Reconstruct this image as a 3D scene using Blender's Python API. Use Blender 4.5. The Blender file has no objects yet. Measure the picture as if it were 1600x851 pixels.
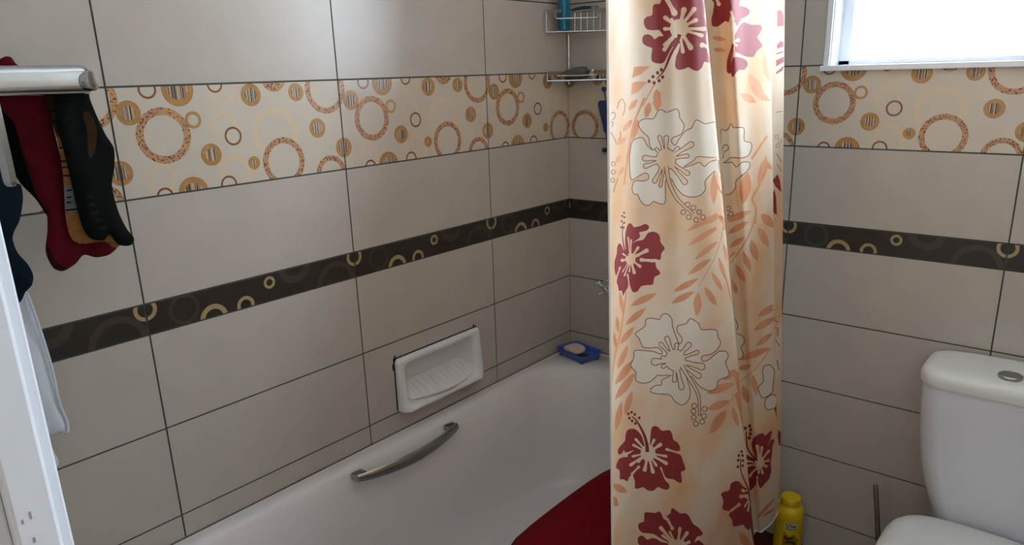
import bpy, bmesh, math, random
import numpy as np
from mathutils import Vector, Matrix
from mathutils.geometry import delaunay_2d_cdt
random.seed(4)
C = bpy.context.scene.collection
scene = bpy.context.scene
PI = math.pi

# ------------------------------------------------------------------ camera
CAM = np.array([-1.97350, -1.41660, 1.37272])
YAW, PITCH, ROLL = math.radians(39.8972), math.radians(-16.4469), math.radians(-1.6676)
F, CX, CY = 1152.3387, 809.0261, 452.6187
_f = np.array([math.cos(PITCH)*math.cos(YAW), math.cos(PITCH)*math.sin(YAW), math.sin(PITCH)])
_r = np.array([math.sin(YAW), -math.cos(YAW), 0.0])
_u = np.cross(_r, _f)
RI = math.cos(ROLL)*_r + math.sin(ROLL)*_u
UP = -math.sin(ROLL)*_r + math.cos(ROLL)*_u
FW = _f
cd = bpy.data.cameras.new('camera')
cam = bpy.data.objects.new('camera', cd); C.objects.link(cam)
cd.sensor_width = 36; cd.lens = F/1600*36
cd.shift_x = (800-CX)/1600; cd.shift_y = (CY-425.5)/1600
cd.clip_start = 0.02
M = Matrix(((RI[0], UP[0], -FW[0], CAM[0]), (RI[1], UP[1], -FW[1], CAM[1]), (RI[2], UP[2], -FW[2], CAM[2]), (0, 0, 0, 1)))
cam.matrix_world = M
scene.camera = cam

def ray(u, v):
    return FW + RI*((u-CX)/F) - UP*((v-CY)/F)
def on(u, v, axis, val):
    d = ray(u, v); return CAM + d*((val-CAM[axis])/d[axis])
def proj(p):
    d = np.asarray(p)-CAM; z = d@FW
    return CX+F*(d@RI)/z, CY-F*(d@UP)/z

# ------------------------------------------------------------------ world and light
w = bpy.data.worlds.new('world'); scene.world = w; w.use_nodes = True
bg = w.node_tree.nodes['Background']
bg.inputs[0].default_value = (0.76, 0.88, 1.0, 1); bg.inputs[1].default_value = 42.0
def area(name, loc, rot, sx, sy, power, color=(1, 1, 1), portal=False):
    l = bpy.data.lights.new(name, 'AREA'); l.shape = 'RECTANGLE'; l.size = sx; l.size_y = sy
    l.energy = power; l.color = color
    o = bpy.data.objects.new(name, l); C.objects.link(o); o.location = loc; o.rotation_euler = rot
    if portal: l.cycles.is_portal = True
    return o
WY0, WY1, WZ0, WZ1 = -0.797, -1.62, 1.366, 2.02          # window opening in the back wall
area('daylight_portal', (0.12, (WY0+WY1)/2, (WZ0+WZ1)/2), (0, PI/2, 0), WZ1-WZ0+.02, WY0-WY1+.02, 1, portal=True)
area('hallway_fill', (-2.5, -0.1, 2.28), (0, 0, 0), 0.3, 0.3, 34, (1.0, 0.98, 0.95))  # added fill light, unseen in the passage, to brighten the room by bounce
scene.view_settings.view_transform = 'Standard'
scene.view_settings.look = 'None'
scene.view_settings.exposure = 0.0
scene.view_settings.gamma = 1.0
scene.view_settings.use_curve_mapping = False

# ------------------------------------------------------------------ materials
def srgb(r, g, b):
    f = lambda c: (c/255/12.92) if c/255 <= 0.04045 else ((c/255+0.055)/1.055)**2.4
    return (f(r), f(g), f(b), 1)
def mat(name, col, rough=0.5, metal=0.0, spec=0.5, var=0.0, scale=20, bump=0.0, bscale=200, coat=0.0, sheen=0.0, col2=None, detail=4):
    m = bpy.data.materials.new(name); m.use_nodes = True
    nt = m.node_tree; b = nt.nodes['Principled BSDF']
    b.inputs['Base Color'].default_value = col
    b.inputs['Roughness'].default_value = rough; b.inputs['Metallic'].default_value = metal
    b.inputs['Specular IOR Level'].default_value = spec
    b.inputs['Coat Weight'].default_value = coat
    b.inputs['Sheen Weight'].default_value = sheen
    tc = nt.nodes.new('ShaderNodeTexCoord')
    if var or col2:
        n = nt.nodes.new('ShaderNodeTexNoise'); n.inputs['Scale'].default_value = scale; n.inputs['Detail'].default_value = detail
        nt.links.new(tc.outputs['Object'], n.inputs['Vector'])
        r = nt.nodes.new('ShaderNodeValToRGB'); nt.links.new(n.outputs['Fac'], r.inputs['Fac'])
        r.color_ramp.elements[0].position = 0.3; r.color_ramp.elements[1].position = 0.7
        c2 = col2 if col2 else tuple(c*(1-var) for c in col[:3])+(1,)
        r.color_ramp.elements[0].color = c2; r.color_ramp.elements[1].color = col
        nt.links.new(r.outputs['Color'], b.inputs['Base Color'])
    if bump:
        n2 = nt.nodes.new('ShaderNodeTexNoise'); n2.inputs['Scale'].default_value = bscale; n2.inputs['Detail'].default_value = 3
        nt.links.new(tc.outputs['Object'], n2.inputs['Vector'])
        bp = nt.nodes.new('ShaderNodeBump'); bp.inputs['Strength'].default_value = bump; bp.inputs['Distance'].default_value = 0.002
        nt.links.new(n2.outputs['Fac'], bp.inputs['Height']); nt.links.new(bp.outputs['Normal'], b.inputs['Normal'])
    return m
def speckle(name, c1, c2, c3, scale=215):
    """ring printed with dark and gold specks"""
    m = mat(name, c1, 0.25)
    nt = m.node_tree; b = nt.nodes['Principled BSDF']
    tc = nt.nodes.new('ShaderNodeTexCoord')
    v = nt.nodes.new('ShaderNodeTexVoronoi'); v.inputs['Scale'].default_value = scale
    nt.links.new(tc.outputs['Object'], v.inputs['Vector'])
    r = nt.nodes.new('ShaderNodeValToRGB'); nt.links.new(v.outputs['Distance'], r.inputs['Fac'])
    e = r.color_ramp.elements; e[0].position = 0.28; e[0].color = c2; e[1].position = 0.42; e[1].color = c1
    n = nt.nodes.new('ShaderNodeTexNoise'); n.inputs['Scale'].default_value = 45
    nt.links.new(tc.outputs['Object'], n.inputs['Vector'])
    mx = nt.nodes.new('ShaderNodeMix'); mx.data_type = 'RGBA'
    rr = nt.nodes.new('ShaderNodeValToRGB'); rr.color_ramp.elements[0].position = 0.45; rr.color_ramp.elements[1].position = 0.62
    nt.links.new(n.outputs['Fac'], rr.inputs['Fac'])
    mx2 = nt.nodes.new('ShaderNodeMix'); mx2.data_type = 'RGBA'; mx2.inputs[6].default_value = c1; mx2.inputs[7].default_value = c3
    nt.links.new(rr.outputs['Color'], mx2.inputs[0])
    r.color_ramp.elements[0].color = (0, 0, 0, 1); r.color_ramp.elements[1].color = (1, 1, 1, 1)
    nt.links.new(r.outputs['Color'], mx.inputs[0]); mx.inputs[6].default_value = c2; nt.links.new(mx2.outputs[2], mx.inputs[7])
    nt.links.new(mx.outputs[2], b.inputs['Base Color'])
    return m
def stripes(name, axis):
    """button core with irregular upright stripes"""
    m = mat(name, srgb(120, 95, 75), 0.3)
    nt = m.node_tree; b = nt.nodes['Principled BSDF']
    tc = nt.nodes.new('ShaderNodeTexCoord'); sp = nt.nodes.new('ShaderNodeSeparateXYZ'); nt.links.new(tc.outputs['Object'], sp.inputs[0])
    n = nt.nodes.new('ShaderNodeTexNoise'); n.noise_dimensions = '1D'; n.inputs['Scale'].default_value = 330; n.inputs['Detail'].default_value = 1
    nt.links.new(sp.outputs[axis], n.inputs['W'])
    r = nt.nodes.new('ShaderNodeValToRGB'); nt.links.new(n.outputs['Fac'], r.inputs['Fac']); r.color_ramp.interpolation = 'CONSTANT'
    e = r.color_ramp.elements; e[0].position = 0; e[0].color = srgb(52, 38, 38); e[1].position = 0.45; e[1].color = srgb(150, 116, 80)
    e.new(0.53).color = srgb(225, 215, 200); e.new(0.60).color = srgb(88, 62, 48); e.new(0.67).color = srgb(215, 200, 180)
    nt.links.new(r.outputs['Color'], b.inputs['Base Color'])
    return m
def cloth(name, col, rough=0.8, trans=0.35, col2=None, scale=9, lo=0.42, hi=0.6):
    m = bpy.data.materials.new(name); m.use_nodes = True
    nt = m.node_tree; b = nt.nodes['Principled BSDF']; out = nt.nodes['Material Output']
    b.inputs['Roughness'].default_value = rough; b.inputs['Base Color'].default_value = col
    b.inputs['Specular IOR Level'].default_value = 0.3
    t = nt.nodes.new('ShaderNodeBsdfTranslucent'); t.inputs[0].default_value = col
    mx = nt.nodes.new('ShaderNodeMixShader'); mx.inputs[0].default_value = trans
    nt.links.new(b.outputs[0], mx.inputs[1]); nt.links.new(t.outputs[0], mx.inputs[2]); nt.links.new(mx.outputs[0], out.inputs[0])
    tc = nt.nodes.new('ShaderNodeTexCoord')
    if col2:
        n = nt.nodes.new('ShaderNodeTexNoise'); n.inputs['Scale'].default_value = scale; n.inputs['Detail'].default_value = 3
        nt.links.new(tc.outputs['Object'], n.inputs['Vector'])
        r = nt.nodes.new('ShaderNodeValToRGB'); nt.links.new(n.outputs['Fac'], r.inputs['Fac'])
        r.color_ramp.elements[0].position = lo; r.color_ramp.elements[1].position = hi
        r.color_ramp.elements[0].color = col2; r.color_ramp.elements[1].color = col
        nt.links.new(r.outputs['Color'], b.inputs['Base Color']); nt.links.new(r.outputs['Color'], t.inputs[0])
    wv = nt.nodes.new('ShaderNodeTexNoise'); wv.inputs['Scale'].default_value = 900
    nt.links.new(tc.outputs['Object'], wv.inputs['Vector'])
    bp = nt.nodes.new('ShaderNodeBump'); bp.inputs['Strength'].default_value = 0.15; bp.inputs['Distance'].default_value = 0.001
    nt.links.new(wv.outputs['Fac'], bp.inputs['Height']); nt.links.new(bp.outputs['Normal'], b.inputs['Normal'])
    return m

TILE = mat('cream_tile', srgb(188, 181, 171), 0.33, var=0.07, scale=14, bump=0.05, bscale=60)
DECO = mat('patterned_tile_base', srgb(202, 193, 179), 0.16, var=0.05, scale=10)
GROUT = mat('grey_grout', srgb(72, 76, 72), 0.9)
BAND = mat('dark_border_tile', srgb(48, 42, 37), 0.3, var=0.25, scale=25)
BANDF = mat('dark_border_faint_ring', srgb(66, 60, 53), 0.3, var=0.15, scale=30)
BANDG = mat('dark_border_gold_ring', srgb(168, 150, 108), 0.3, var=0.15, scale=120)
RING = speckle('speckled_ring', srgb(182, 138, 108), srgb(92, 46, 38), srgb(190, 146, 98))
BUTTON = mat('ochre_button_ring', srgb(186, 140, 80), 0.25, var=0.25, scale=60)
BUTTON2 = mat('ochre_button_edge', srgb(160, 112, 62), 0.25, var=0.2, scale=60)
BROWN = mat('brown_thin_ring', srgb(134, 86, 56), 0.25, var=0.2, scale=90)
FAINT = mat('faint_peach_ring', srgb(212, 194, 166), 0.16, var=0.05, scale=40)
STRX = stripes('button_stripes_left_wall', 0)
STRY = stripes('button_stripes_back_wall', 1)
WHITEP = mat('white_paint', srgb(226, 230, 234), 0.45, var=0.04, scale=12, bump=0.1, bscale=40)
CHIP = mat('bare_chip', srgb(150, 152, 158), 0.8)
PLASTER = mat('pale_plaster', srgb(214, 210, 202), 0.8, var=0.05, scale=6)
CEIL = mat('ceiling_paint', srgb(235, 234, 230), 0.85, var=0.03, scale=5)
REDFLOOR = mat('polished_red_floor', srgb(92, 30, 24), 0.35, var=0.3, scale=18)
ENAMEL = mat('white_enamel', srgb(226, 222, 222), 0.22, var=0.015, scale=4, coat=0.2)
CERAMIC = mat('white_ceramic', srgb(230, 229, 230), 0.18, var=0.01, scale=5, coat=0.3)
TOILETC = mat('toilet_ceramic', srgb(222, 226, 234), 0.2, var=0.012, scale=5, coat=0.3)
SEATP = mat('seat_plastic', srgb(226, 228, 226), 0.3, var=0.01, scale=5)
CHROME = mat('chrome', srgb(205, 210, 212), 0.12, 1.0, var=0.05, scale=30)
DULLCHROME = mat('brushed_chrome', srgb(170, 172, 170), 0.3, 1.0, var=0.15, scale=60)
STEEL = mat('grey_steel_rod', srgb(110, 106, 100), 0.35, 0.9, var=0.15, scale=40)
DARKGAP = mat('dark_gap', srgb(45, 45, 46), 0.9, var=0.3, scale=50)

# ------------------------------------------------------------------ object helpers
def link(name, me, mats, parent=None):
    o = bpy.data.objects.new(name, me); C.objects.link(o)
    for m in (mats if isinstance(mats, (list, tuple)) else [mats]): me.materials.append(m)
    if parent is not None: o.parent = parent
    return o
def tag(o, label, cat, group=None):
    o['label'] = label; o['category'] = cat
    if group: o['group'] = group
    return o
def empty(name, loc, label, cat, group=None, rotz=0):
    o = bpy.data.objects.new(name, None); C.objects.link(o); o.location = loc; o.rotation_euler = (0, 0, rotz)
    o.empty_display_size = 0.05
    return tag(o, label, cat, group)
def structure(o):
    o['kind'] = 'structure'; return o
def from_bm(name, bm, mats, parent=None, smooth=True, angle=40, origin=None):
    """link a bmesh given in world space; origin is the parent's location"""
    if origin is not None:
        bmesh.ops.translate(bm, verts=bm.verts, vec=-Vector(origin))
    bm.normal_update()
    me = bpy.data.meshes.new(name); bm.to_mesh(me); bm.free()
    if smooth:
        for p in me.polygons: p.use_smooth = True
        try: me.set_sharp_from_angle(angle=math.radians(angle))
        except Exception: pass
    return link(name, me, mats, parent)
def part(name, bm, mats, root, **k):
    return from_bm(name, bm, mats, root, origin=root.location, **k)
def sub(name, bm, mats, p, root, **k):
    o = from_bm(name, bm, mats, p, origin=root.location, **k); return o
def box(bm, x0, x1, y0, y1, z0, z1, bev=0.0, mi=0, seg=2):
    vs = [bm.verts.new((x, y, z)) for x in (x0, x1) for y in (y0, y1) for z in (z0, z1)]
    fs = [bm.faces.new([vs[i] for i in q]) for q in ((0, 1, 3, 2), (4, 6, 7, 5), (0, 4, 5, 1), (2, 3, 7, 6), (0, 2, 6, 4), (1, 5, 7, 3))]
    bmesh.ops.recalc_face_normals(bm, faces=fs)
    for f in fs: f.material_index = mi
    if bev:
        es = list({e for f in fs for e in f.edges})
        r = bmesh.ops.bevel(bm, geom=es, offset=bev, segments=seg, affect='EDGES', profile=0.5)
        for f in r['faces']: f.material_index = mi
    return bm
def tube(bm, pts, rads, n=10, cap=True, mi=0, flat=1.0, side=None):
    """swept round tube through points; flat squashes it along one axis"""
    pts = [Vector(p) for p in pts]
    if not isinstance(rads, (list, tuple)): rads = [rads]*len(pts)
    prev = None; rings = []
    for i, p in enumerate(pts):
        a = pts[max(i-1, 0)]; b = pts[min(i+1, len(pts)-1)]
        t = (b-a).normalized()
        if prev is None:
            s = Vector(side) if side else (Vector((0, 0, 1)) if abs(t.z) < 0.9 else Vector((1, 0, 0)))
        else: s = prev
        s = (s - t*s.dot(t)).normalized(); q = t.cross(s); prev = s
        rings.append([bm.verts.new(p + (s*math.cos(2*PI*k/n) + q*flat*math.sin(2*PI*k/n))*rads[i]) for k in range(n)])
    fs = []
    for i in range(len(rings)-1):
        for k in range(n):
            fs.append(bm.faces.new((rings[i][k], rings[i][(k+1) % n], rings[i+1][(k+1) % n], rings[i+1][k])))
    if cap:
        fs.append(bm.faces.new(rings[0][::-1])); fs.append(bm.faces.new(rings[-1]))
    for f in fs: f.material_index = mi
    return bm
def loft(bm, rings, cap0=True, cap1=True, mi=0):
    R = [[bm.verts.new(p) for p in r] for r in rings]
    n = len(R[0]); fs = []
    for i in range(len(R)-1):
        for k in range(n):
            fs.append(bm.faces.new((R[i][k], R[i][(k+1) % n], R[i+1][(k+1) % n], R[i+1][k])))
    if cap0: fs.append(bm.faces.new(R[0][::-1]))
    if cap1: fs.append(bm.faces.new(R[-1]))
    for f in fs: f.material_index = mi
    bmesh.ops.recalc_face_normals(bm, faces=fs)
    return bm
def lathe(bm, prof, cx, cy, n=28, mi=0):
    rings = [[(cx+r*math.cos(2*PI*k/n), cy+r*math.sin(2*PI*k/n), z) for k in range(n)] for r, z in prof]
    return loft(bm, rings, mi=mi)
def rrect(x0, x1, y0, y1, r, z, n=8):
    """rounded rectangle ring with the same point count for every call"""
    if not isinstance(r, (list, tuple)): r = [r]*4
    out = []
    for (cx, cy, a0, rr) in ((x1-r[0], y1-r[0], 0, r[0]), (x0+r[1], y1-r[1], PI/2, r[1]), (x0+r[2], y0+r[2], PI, r[2]), (x1-r[3], y0+r[3], 1.5*PI, r[3])):
        for k in range(n+1):
            a = a0+PI/2*k/n; out.append((cx+rr*math.cos(a), cy+rr*math.sin(a), z))
    return out

# ------------------------------------------------------------------ printed patterns: flat shapes cut into a surface
def inside(poly, x, y):
    c = False; n = len(poly); j = n-1
    for i in range(n):
        xi, yi = poly[i]; xj, yj = poly[j]
        if (yi > y) != (yj > y) and x < (xj-xi)*(y-yi)/(yj-yi)+xi: c = not c
        j = i
    return c
def cut_surface(rect, shapes, extra=(), eps=1e-6):
    """rect (x0,x1,y0,y1); shapes [(polygon, material index)] in painter's order; returns verts, tris, material per tri"""
    x0, x1, y0, y1 = rect
    V = []; E = []
    def ring(p):
        b = len(V); V.extend(Vector(q) for q in p); n = len(p)
        E.extend((b+i, b+(i+1) % n) for i in range(n))
    ring([(x0, y0), (x1, y0), (x1, y1), (x0, y1)])
    for p, m in shapes: ring(p)
    V.extend(Vector(e) for e in extra)
    vs, es, fs, ov, oe, of = delaunay_2d_cdt(V, E, [], 0, eps)
    bbs = [(min(q[0] for q in p), max(q[0] for q in p), min(q[1] for q in p), max(q[1] for q in p)) for p, m in shapes]
    tris = []; mats = []
    for f in fs:
        cx = sum(vs[i][0] for i in f)/3; cy = sum(vs[i][1] for i in f)/3
        if not (x0 < cx < x1 and y0 < cy < y1): continue
        m = 0
        for k in range(len(shapes)-1, -1, -1):
            b = bbs[k]
            if b[0] <= cx <= b[1] and b[2] <= cy <= b[3] and inside(shapes[k][0], cx, cy):
                m = shapes[k][1]; break
        tris.append(tuple(f)); mats.append(m)
    return vs, tris, mats
def circle(cx, cy, r, n=36, ry=None):
    return [(cx+r*math.cos(2*PI*k/n), cy+(ry or r)*math.sin(2*PI*k/n)) for k in range(n)]

# ------------------------------------------------------------------ the tiled walls
TW, TH, GAP = 0.50247, 0.2, 0.0036
ROWS = [0.0, 0.104, 0.304, 0.504, 0.704, 0.904, 0.966, 1.166, 1.367, 1.567, 1.767, 1.967, 2.167, 2.35]
ROOM_H = 2.35
# motif positions inside one patterned tile (from its left joint, from its lower joint)
def deco_shapes(striped):
    S = []
    def ring(x, y, r, ri, m, n=40): S.append((circle(x, y, r, n), m)); S.append((circle(x, y, ri, n), 1))
    for x, y, r in ((0.328, 0.095, 0.0557), (0.212, 0.120, 0.030), (0.073, 0.032, 0.028), (0.219, 0.191, 0.0323), (0.226, 0.023, 0.038)):
        ring(x, y, r, r*0.72, 2)
    for dx in (0, -TW): ring(0.466+dx, 0.182, 0.0535, 0.0405, 3)
    for dx in (0, -TW): ring(0.461+dx, -0.005, 0.0410, 0.029, 3)
    S.append((circle(0.337, 0.211, 0.030), 3))
    ring(0.090, 0.110, 0.0521, 0.0380, 3, 48); ring(0.341, 0.035, 0.0516, 0.0386, 3, 48)
    def button(x, y, r, ri, k=1.0):
        S.append((circle(x, y, r), 5)); S.append((circle(x, y, r*0.955), 4)); S.append((circle(x, y, ri), striped))
    button(0.032, 0.155, 0.022, 0.0133); button(0.129, 0.193, 0.031, 0.0192); button(0.281, 0.177, 0.0225, 0.0135)
    button(0.389, 0.178, 0.0187, 0.0112); button(0.435, 0.099, 0.021, 0.0123); button(0.178, 0.066, 0.0217, 0.0124)
    button(0.131, -0.003, 0.0305, 0.019); button(0.0, 0.050, 0.0223, 0.0135); button(TW, 0.050, 0.0223, 0.0135); button(0.269, 0.040, 0.0135, 0.006)
    ring(0.072, 0.195, 0.0171, 0.013, 6); ring(0.205, 0.200, 0.0162, 0.0125, 6); ring(0.230, 0.098, 0.0188, 0.0144, 6)
    ring(0.074, -0.002, 0.0163, 0.0122, 6); ring(0.207, 0.003, 0.0179, 0.0138, 6)
    ring(0.151, 0.135, 0.0165, 0.0106, 4)
    return S
def band_shapes():
    S = []
    def ring(x, y, r, ri, m): S.append((circle(x, y, r), m)); S.append((circle(x, y, ri), 7))
    for dx in (0, TW, -TW):
        for x, y, r, ri in ((0.075, 0.033, 0.0315, 0.024), (0.335, 0.068, 0.043, 0.026), (0.446, -0.003, 0.055, 0.042)):
            ring(x+dx, y, r, ri, 8)
    for x in (0, TW): ring(x, 0.051, 0.0224, 0.0147, 9)
    ring(0.134, -0.003, 0.0305, 0.0202, 9); ring(0.207, 0.006, 0.0203, 0.0126, 9); ring(0.269, 0.042, 0.0138, 0.0076, 9)
    return S
def tiled_wall(name, joints, lo, hi, place, holes, thick, striped_mat, hole_slab, deco=True, ext=0.0):
    """joints along s; place(s,z,d) maps to world with d = depth into the wall"""
    bm = bmesh.new()
    def quad(p, mi):
        f = bm.faces.new([bm.verts.new(place(*q)) for q in p]); f.material_index = mi; return f
    edges = [lo]+[j for j in sorted(joints) if lo < j < hi]+[hi]
    for i in range(len(edges)-1):
        a, b = edges[i], edges[i+1]
        s0 = a+(GAP/2 if i > 0 else 0); s1 = b-(GAP/2 if i < len(edges)-2 else 0.0012)
        j0 = a if any(abs(a-j) < 1e-6 for j in joints) else b-TW       # left joint of this tile
        for k in range(len(ROWS)-1):
            z0 = ROWS[k]+GAP/2; z1 = ROWS[k+1]-GAP/2
            kind = 'deco' if (deco and abs(ROWS[k]-1.166) < 1e-4) else 'band' if abs(ROWS[k]-0.904) < 1e-4 else 'plain'
            cells = [(s0, s1, z0, z1)]
            for (h0, h1, g0, g1) in holes:
                new = []
                for c0, c1, d0, d1 in cells:
                    if h0 >= c1 or h1 <= c0 or g0 >= d1 or g1 <= d0: new.append((c0, c1, d0, d1)); continue
                    if h0 > c0: new.append((c0, h0, d0, d1))
                    if h1 < c1: new.append((h1, c1, d0, d1))
                    m0, m1 = max(h0, c0), min(h1, c1)
                    if g0 > d0: new.append((m0, m1, d0, g0))
                    if g1 < d1: new.append((m0, m1, g1, d1))
                cells = new
            for c0, c1, d0, d1 in cells:
                if c1-c0 < 0.002 or d1-d0 < 0.002: continue
                if kind == 'plain': quad([(c0, d0, 0), (c1, d0, 0), (c1, d1, 0), (c0, d1, 0)], 0)
                else:
                    base = 1 if kind == 'deco' else 7
                    sh = [(p, m) for p, m in (deco_shapes(10) if kind == 'deco' else band_shapes())]
                    org = ROWS[k]
                    shp = []
                    for p, m in sh:
                        q = [(x+j0, y+org) for x, y in p]
                        if max(x for x, y in q) < c0 or min(x for x, y in q) > c1 or max(y for x, y in q) < d0 or min(y for x, y in q) > d1: continue
                        shp.append((q, m))
                    vs, tris, ms = cut_surface((c0, c1, d0, d1), shp)
                    bv = {}
                    for t, m in zip(tris, ms):
                        f = bm.faces.new([bv.setdefault(i2, bm.verts.new(place(vs[i2][0], vs[i2][1], 0))) if i2 not in bv else bv[i2] for i2 in t])
                        f.material_index = m if m else base
                D = 0.003
                em = 0 if kind != 'band' else 7
                quad([(c0, d0, 0), (c0, d1, 0), (c0, d1, D), (c0, d0, D)], em); quad([(c1, d0, 0), (c1, d0, D), (c1, d1, D), (c1, d1, 0)], em)
                quad([(c0, d0, 0), (c0, d0, D), (c1, d0, D), (c1, d0, 0)], em); quad([(c0, d1, 0), (c1, d1, 0), (c1, d1, D), (c0, d1, D)], em)
    # grouted backing slab, pierced where something is let in
    cells = [(lo, hi+ext, 0, ROOM_H)]
    for (h0, h1, g0, g1) in hole_slab:
        new = []
        for c0, c1, d0, d1 in cells:
            if h0 >= c1 or h1 <= c0 or g0 >= d1 or g1 <= d0: new.append((c0, c1, d0, d1)); continue
            new += [(c0, h0, d0, d1), (h1, c1, d0, d1), (h0, h1, d0, g0), (h0, h1, g1, d1)]
        cells = new
    for c0, c1, d0, d1 in cells:
        if c1-c0 < 1e-4 or d1-d0 < 1e-4: continue
        P = lambda s, z, d: bm.verts.new(place(s, z, d))
        v = [P(s, z, d) for s in (c0, c1) for z in (d0, d1) for d in (0.0012, thick)]
        fs = [bm.faces.new([v[i] for i in q]) for q in ((0, 1, 3, 2), (4, 6, 7, 5), (0, 4, 5, 1), (2, 3, 7, 6), (0, 2, 6, 4), (1, 5, 7, 3))]
        for f in fs: f.material_index = 11
        fs[4].material_index = 11
    for f in bm.faces: f.smooth = False
    bmesh.ops.recalc_face_normals(bm, faces=[f for f in bm.faces if f.material_index == 11])
    # tile faces look into the room
    out = (Vector(place(0, 0, 0))-Vector(place(0, 0, 1))).normalized()
    for f in bm.faces:
        f.normal_update()
        if f.material_index != 11 and f.normal.dot(out) < -0.5: f.normal_flip()
    mats = [TILE, DECO, FAINT, RING, BUTTON, BUTTON2, BROWN, BAND, BANDF, BANDG, striped_mat, GROUT]
    o = from_bm(name, bm, mats, smooth=False)
    return structure(o)
NEARX, RIGHTY = -1.80, -1.76
DISH = (-0.795, -0.470, 0.502, 0.656)
dish_hole = (DISH[0]+0.022, DISH[1]-0.022, DISH[2]+0.02, DISH[3]-0.02)
VL = [-0.3902-TW*k for k in range(5)]
VR = [0.2247+TW*k for k in range(-1, 4)]
tiled_wall('wall_left', VL, NEARX-0.001, 0.0, lambda s, z, d: (s, d, z), [dish_hole], 0.16, STRX, [dish_hole], ext=0.14)
win_hole = (-WY0, -WY1, WZ0, WZ1)
tiled_wall('wall_back', VR, 0.0, -RIGHTY, lambda s, z, d: (d, -s, z), [win_hole], 0.14, STRY, [win_hole], ext=0.1)
tiled_wall('wall_right', [0.4+TW*k for k in range(4)], 0.0, -NEARX, lambda s, z, d: (-s, RIGHTY-d, z), [], 0.1, STRX, [], deco=True)
# wall with the doorway the photograph is taken from, and the passage behind it
DOORY0, DOORY1, DOORH = -0.785, -1.60, 2.05
bm = bmesh.new()
box(bm, NEARX-0.12, NEARX, DOORY0+0.03, 0.0, 0, ROOM_H); box(bm, NEARX-0.12, NEARX, RIGHTY, DOORY1, 0, ROOM_H); box(bm, NEARX-0.12, NEARX, DOORY1, DOORY0+0.03, DOORH, ROOM_H)
structure(from_bm('wall_near', bm, PLASTER, smooth=False))
bm = bmesh.new()
box(bm, -3.30, -3.22, -2.3, 0.3, 0, ROOM_H); box(bm, -3.22, NEARX-0.12, 0.22, 0.3, 0, ROOM_H); box(bm, -3.22, NEARX-0.12, -2.3, -2.22, 0, ROOM_H)
box(bm, NEARX-0.12, NEARX-0.06, -2.22, RIGHTY, 0, ROOM_H); box(bm, NEARX-0.12, NEARX-0.06, 0.0, 0.22, 0, ROOM_H)
structure(from_bm('wall_passage', bm, PLASTER, smooth=False))
bm = bmesh.new(); box(bm, -3.3, 0.14, -2.3, 0.3, -0.08, 0.0); structure(from_bm('floor', bm, REDFLOOR, smooth=False))
bm = bmesh.new(); box(bm, -3.3, 0.14, -2.3, 0.3, ROOM_H, ROOM_H+0.08); structure(from_bm('ceiling', bm, CEIL, smooth=False))

# white painted door frame at the left edge: stop and rebate, with chips
bm = bmesh.new()
jx0, jx1, jy = -1.842, -1.811, -0.78
box(bm, jx0, jx1, jy-0.0, jy+0.036, 0, DOORH, 0.003)
box(bm, -1.93, jx0, jy+0.012, jy+0.036, 0, DOORH, 0.002)
box(bm, jx1, NEARX+0.0, jy+0.013, jy+0.036, 0, DOORH, 0.002)
box(bm, -1.93, NEARX, DOORY1-0.03, DOORY1+0.002, 0, DOORH, 0.002)
box(bm, -1.93, NEARX, DOORY1, DOORY0+0.03, DOORH-0.03, DOORH, 0.002)
for k in range(26):
    z = random.uniform(0.75, 1.32); x = random.uniform(jx0+0.002, jx1-0.004); s = random.uniform(0.0006, 0.0018); h = random.uniform(0.003, 0.012)
    box(bm, x, x+s, jy-0.0003, jy+0.001, z, z+h, 0, 1)
structure(from_bm('door_1', bm, [WHITEP, CHIP], smooth=False))

# ------------------------------------------------------------------ window
win = bpy.data.objects.new('window_1', None); C.objects.link(win); win.location = (0, (WY0+WY1)/2, WZ0); structure(win)
bm = bmesh.new()   # plastered reveal
box(bm, 0.0, 0.14, WY0-0.004, WY0+0.002, WZ0, WZ1); box(bm, 0.0, 0.14, WY1-0.002, WY1+0.004, WZ0, WZ1); box(bm, 0.0, 0.14, WY1, WY0, WZ1-0.004, WZ1+0.002)
part('reveal', bm, WHITEP, win, smooth=False)
ALU = mat('white_window_frame', srgb(232, 236, 242), 0.4, var=0.02, scale=8)
bm = bmesh.new()   # thin trim round the opening
box(bm, -0.006, 0.006, WY0-0.001, WY0+0.013, WZ0, WZ1+0.013, 0.0015); box(bm, -0.006, 0.006, WY1-0.013, WY1+0.001, WZ0, WZ1+0.013, 0.0015)
box(bm, -0.006, 0.006, WY1, WY0, WZ1-0.001, WZ1+0.013, 0.0015)
part('trim', bm, ALU, win, smooth=False)
bm = bmesh.new(); box(bm, -0.014, 0.135, WY1-0.018, WY0+0.018, WZ0-0.013, WZ0+0.0005, 0.002); part('sill', bm, ALU, win, smooth=False)
bm = bmesh.new()
for a, b in ((WY0-0.03, WY0), (WY1, WY1+0.03), ((WY0+WY1)/2-0.014, (WY0+WY1)/2+0.014)): box(bm, 0.062, 0.095, a, b, WZ0, WZ1, 0.002)
box(bm, 0.062, 0.095, WY1, WY0, WZ0, WZ0+0.012, 0.002); box(bm, 0.062, 0.095, WY1, WY0, WZ1-0.03, WZ1, 0.002)
part('frame', bm, ALU, win, smooth=False)
GL = bpy.data.materials.new('window_glass'); GL.use_nodes = True
nt = GL.node_tree; nt.nodes.remove(nt.nodes['Principled BSDF'])
t = nt.nodes.new('ShaderNodeBsdfTransparent'); t.inputs[0].default_value = (0.97, 0.98, 1, 1)
g = nt.nodes.new('ShaderNodeBsdfGlossy'); g.inputs['Roughness'].default_value = 0.02
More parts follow.
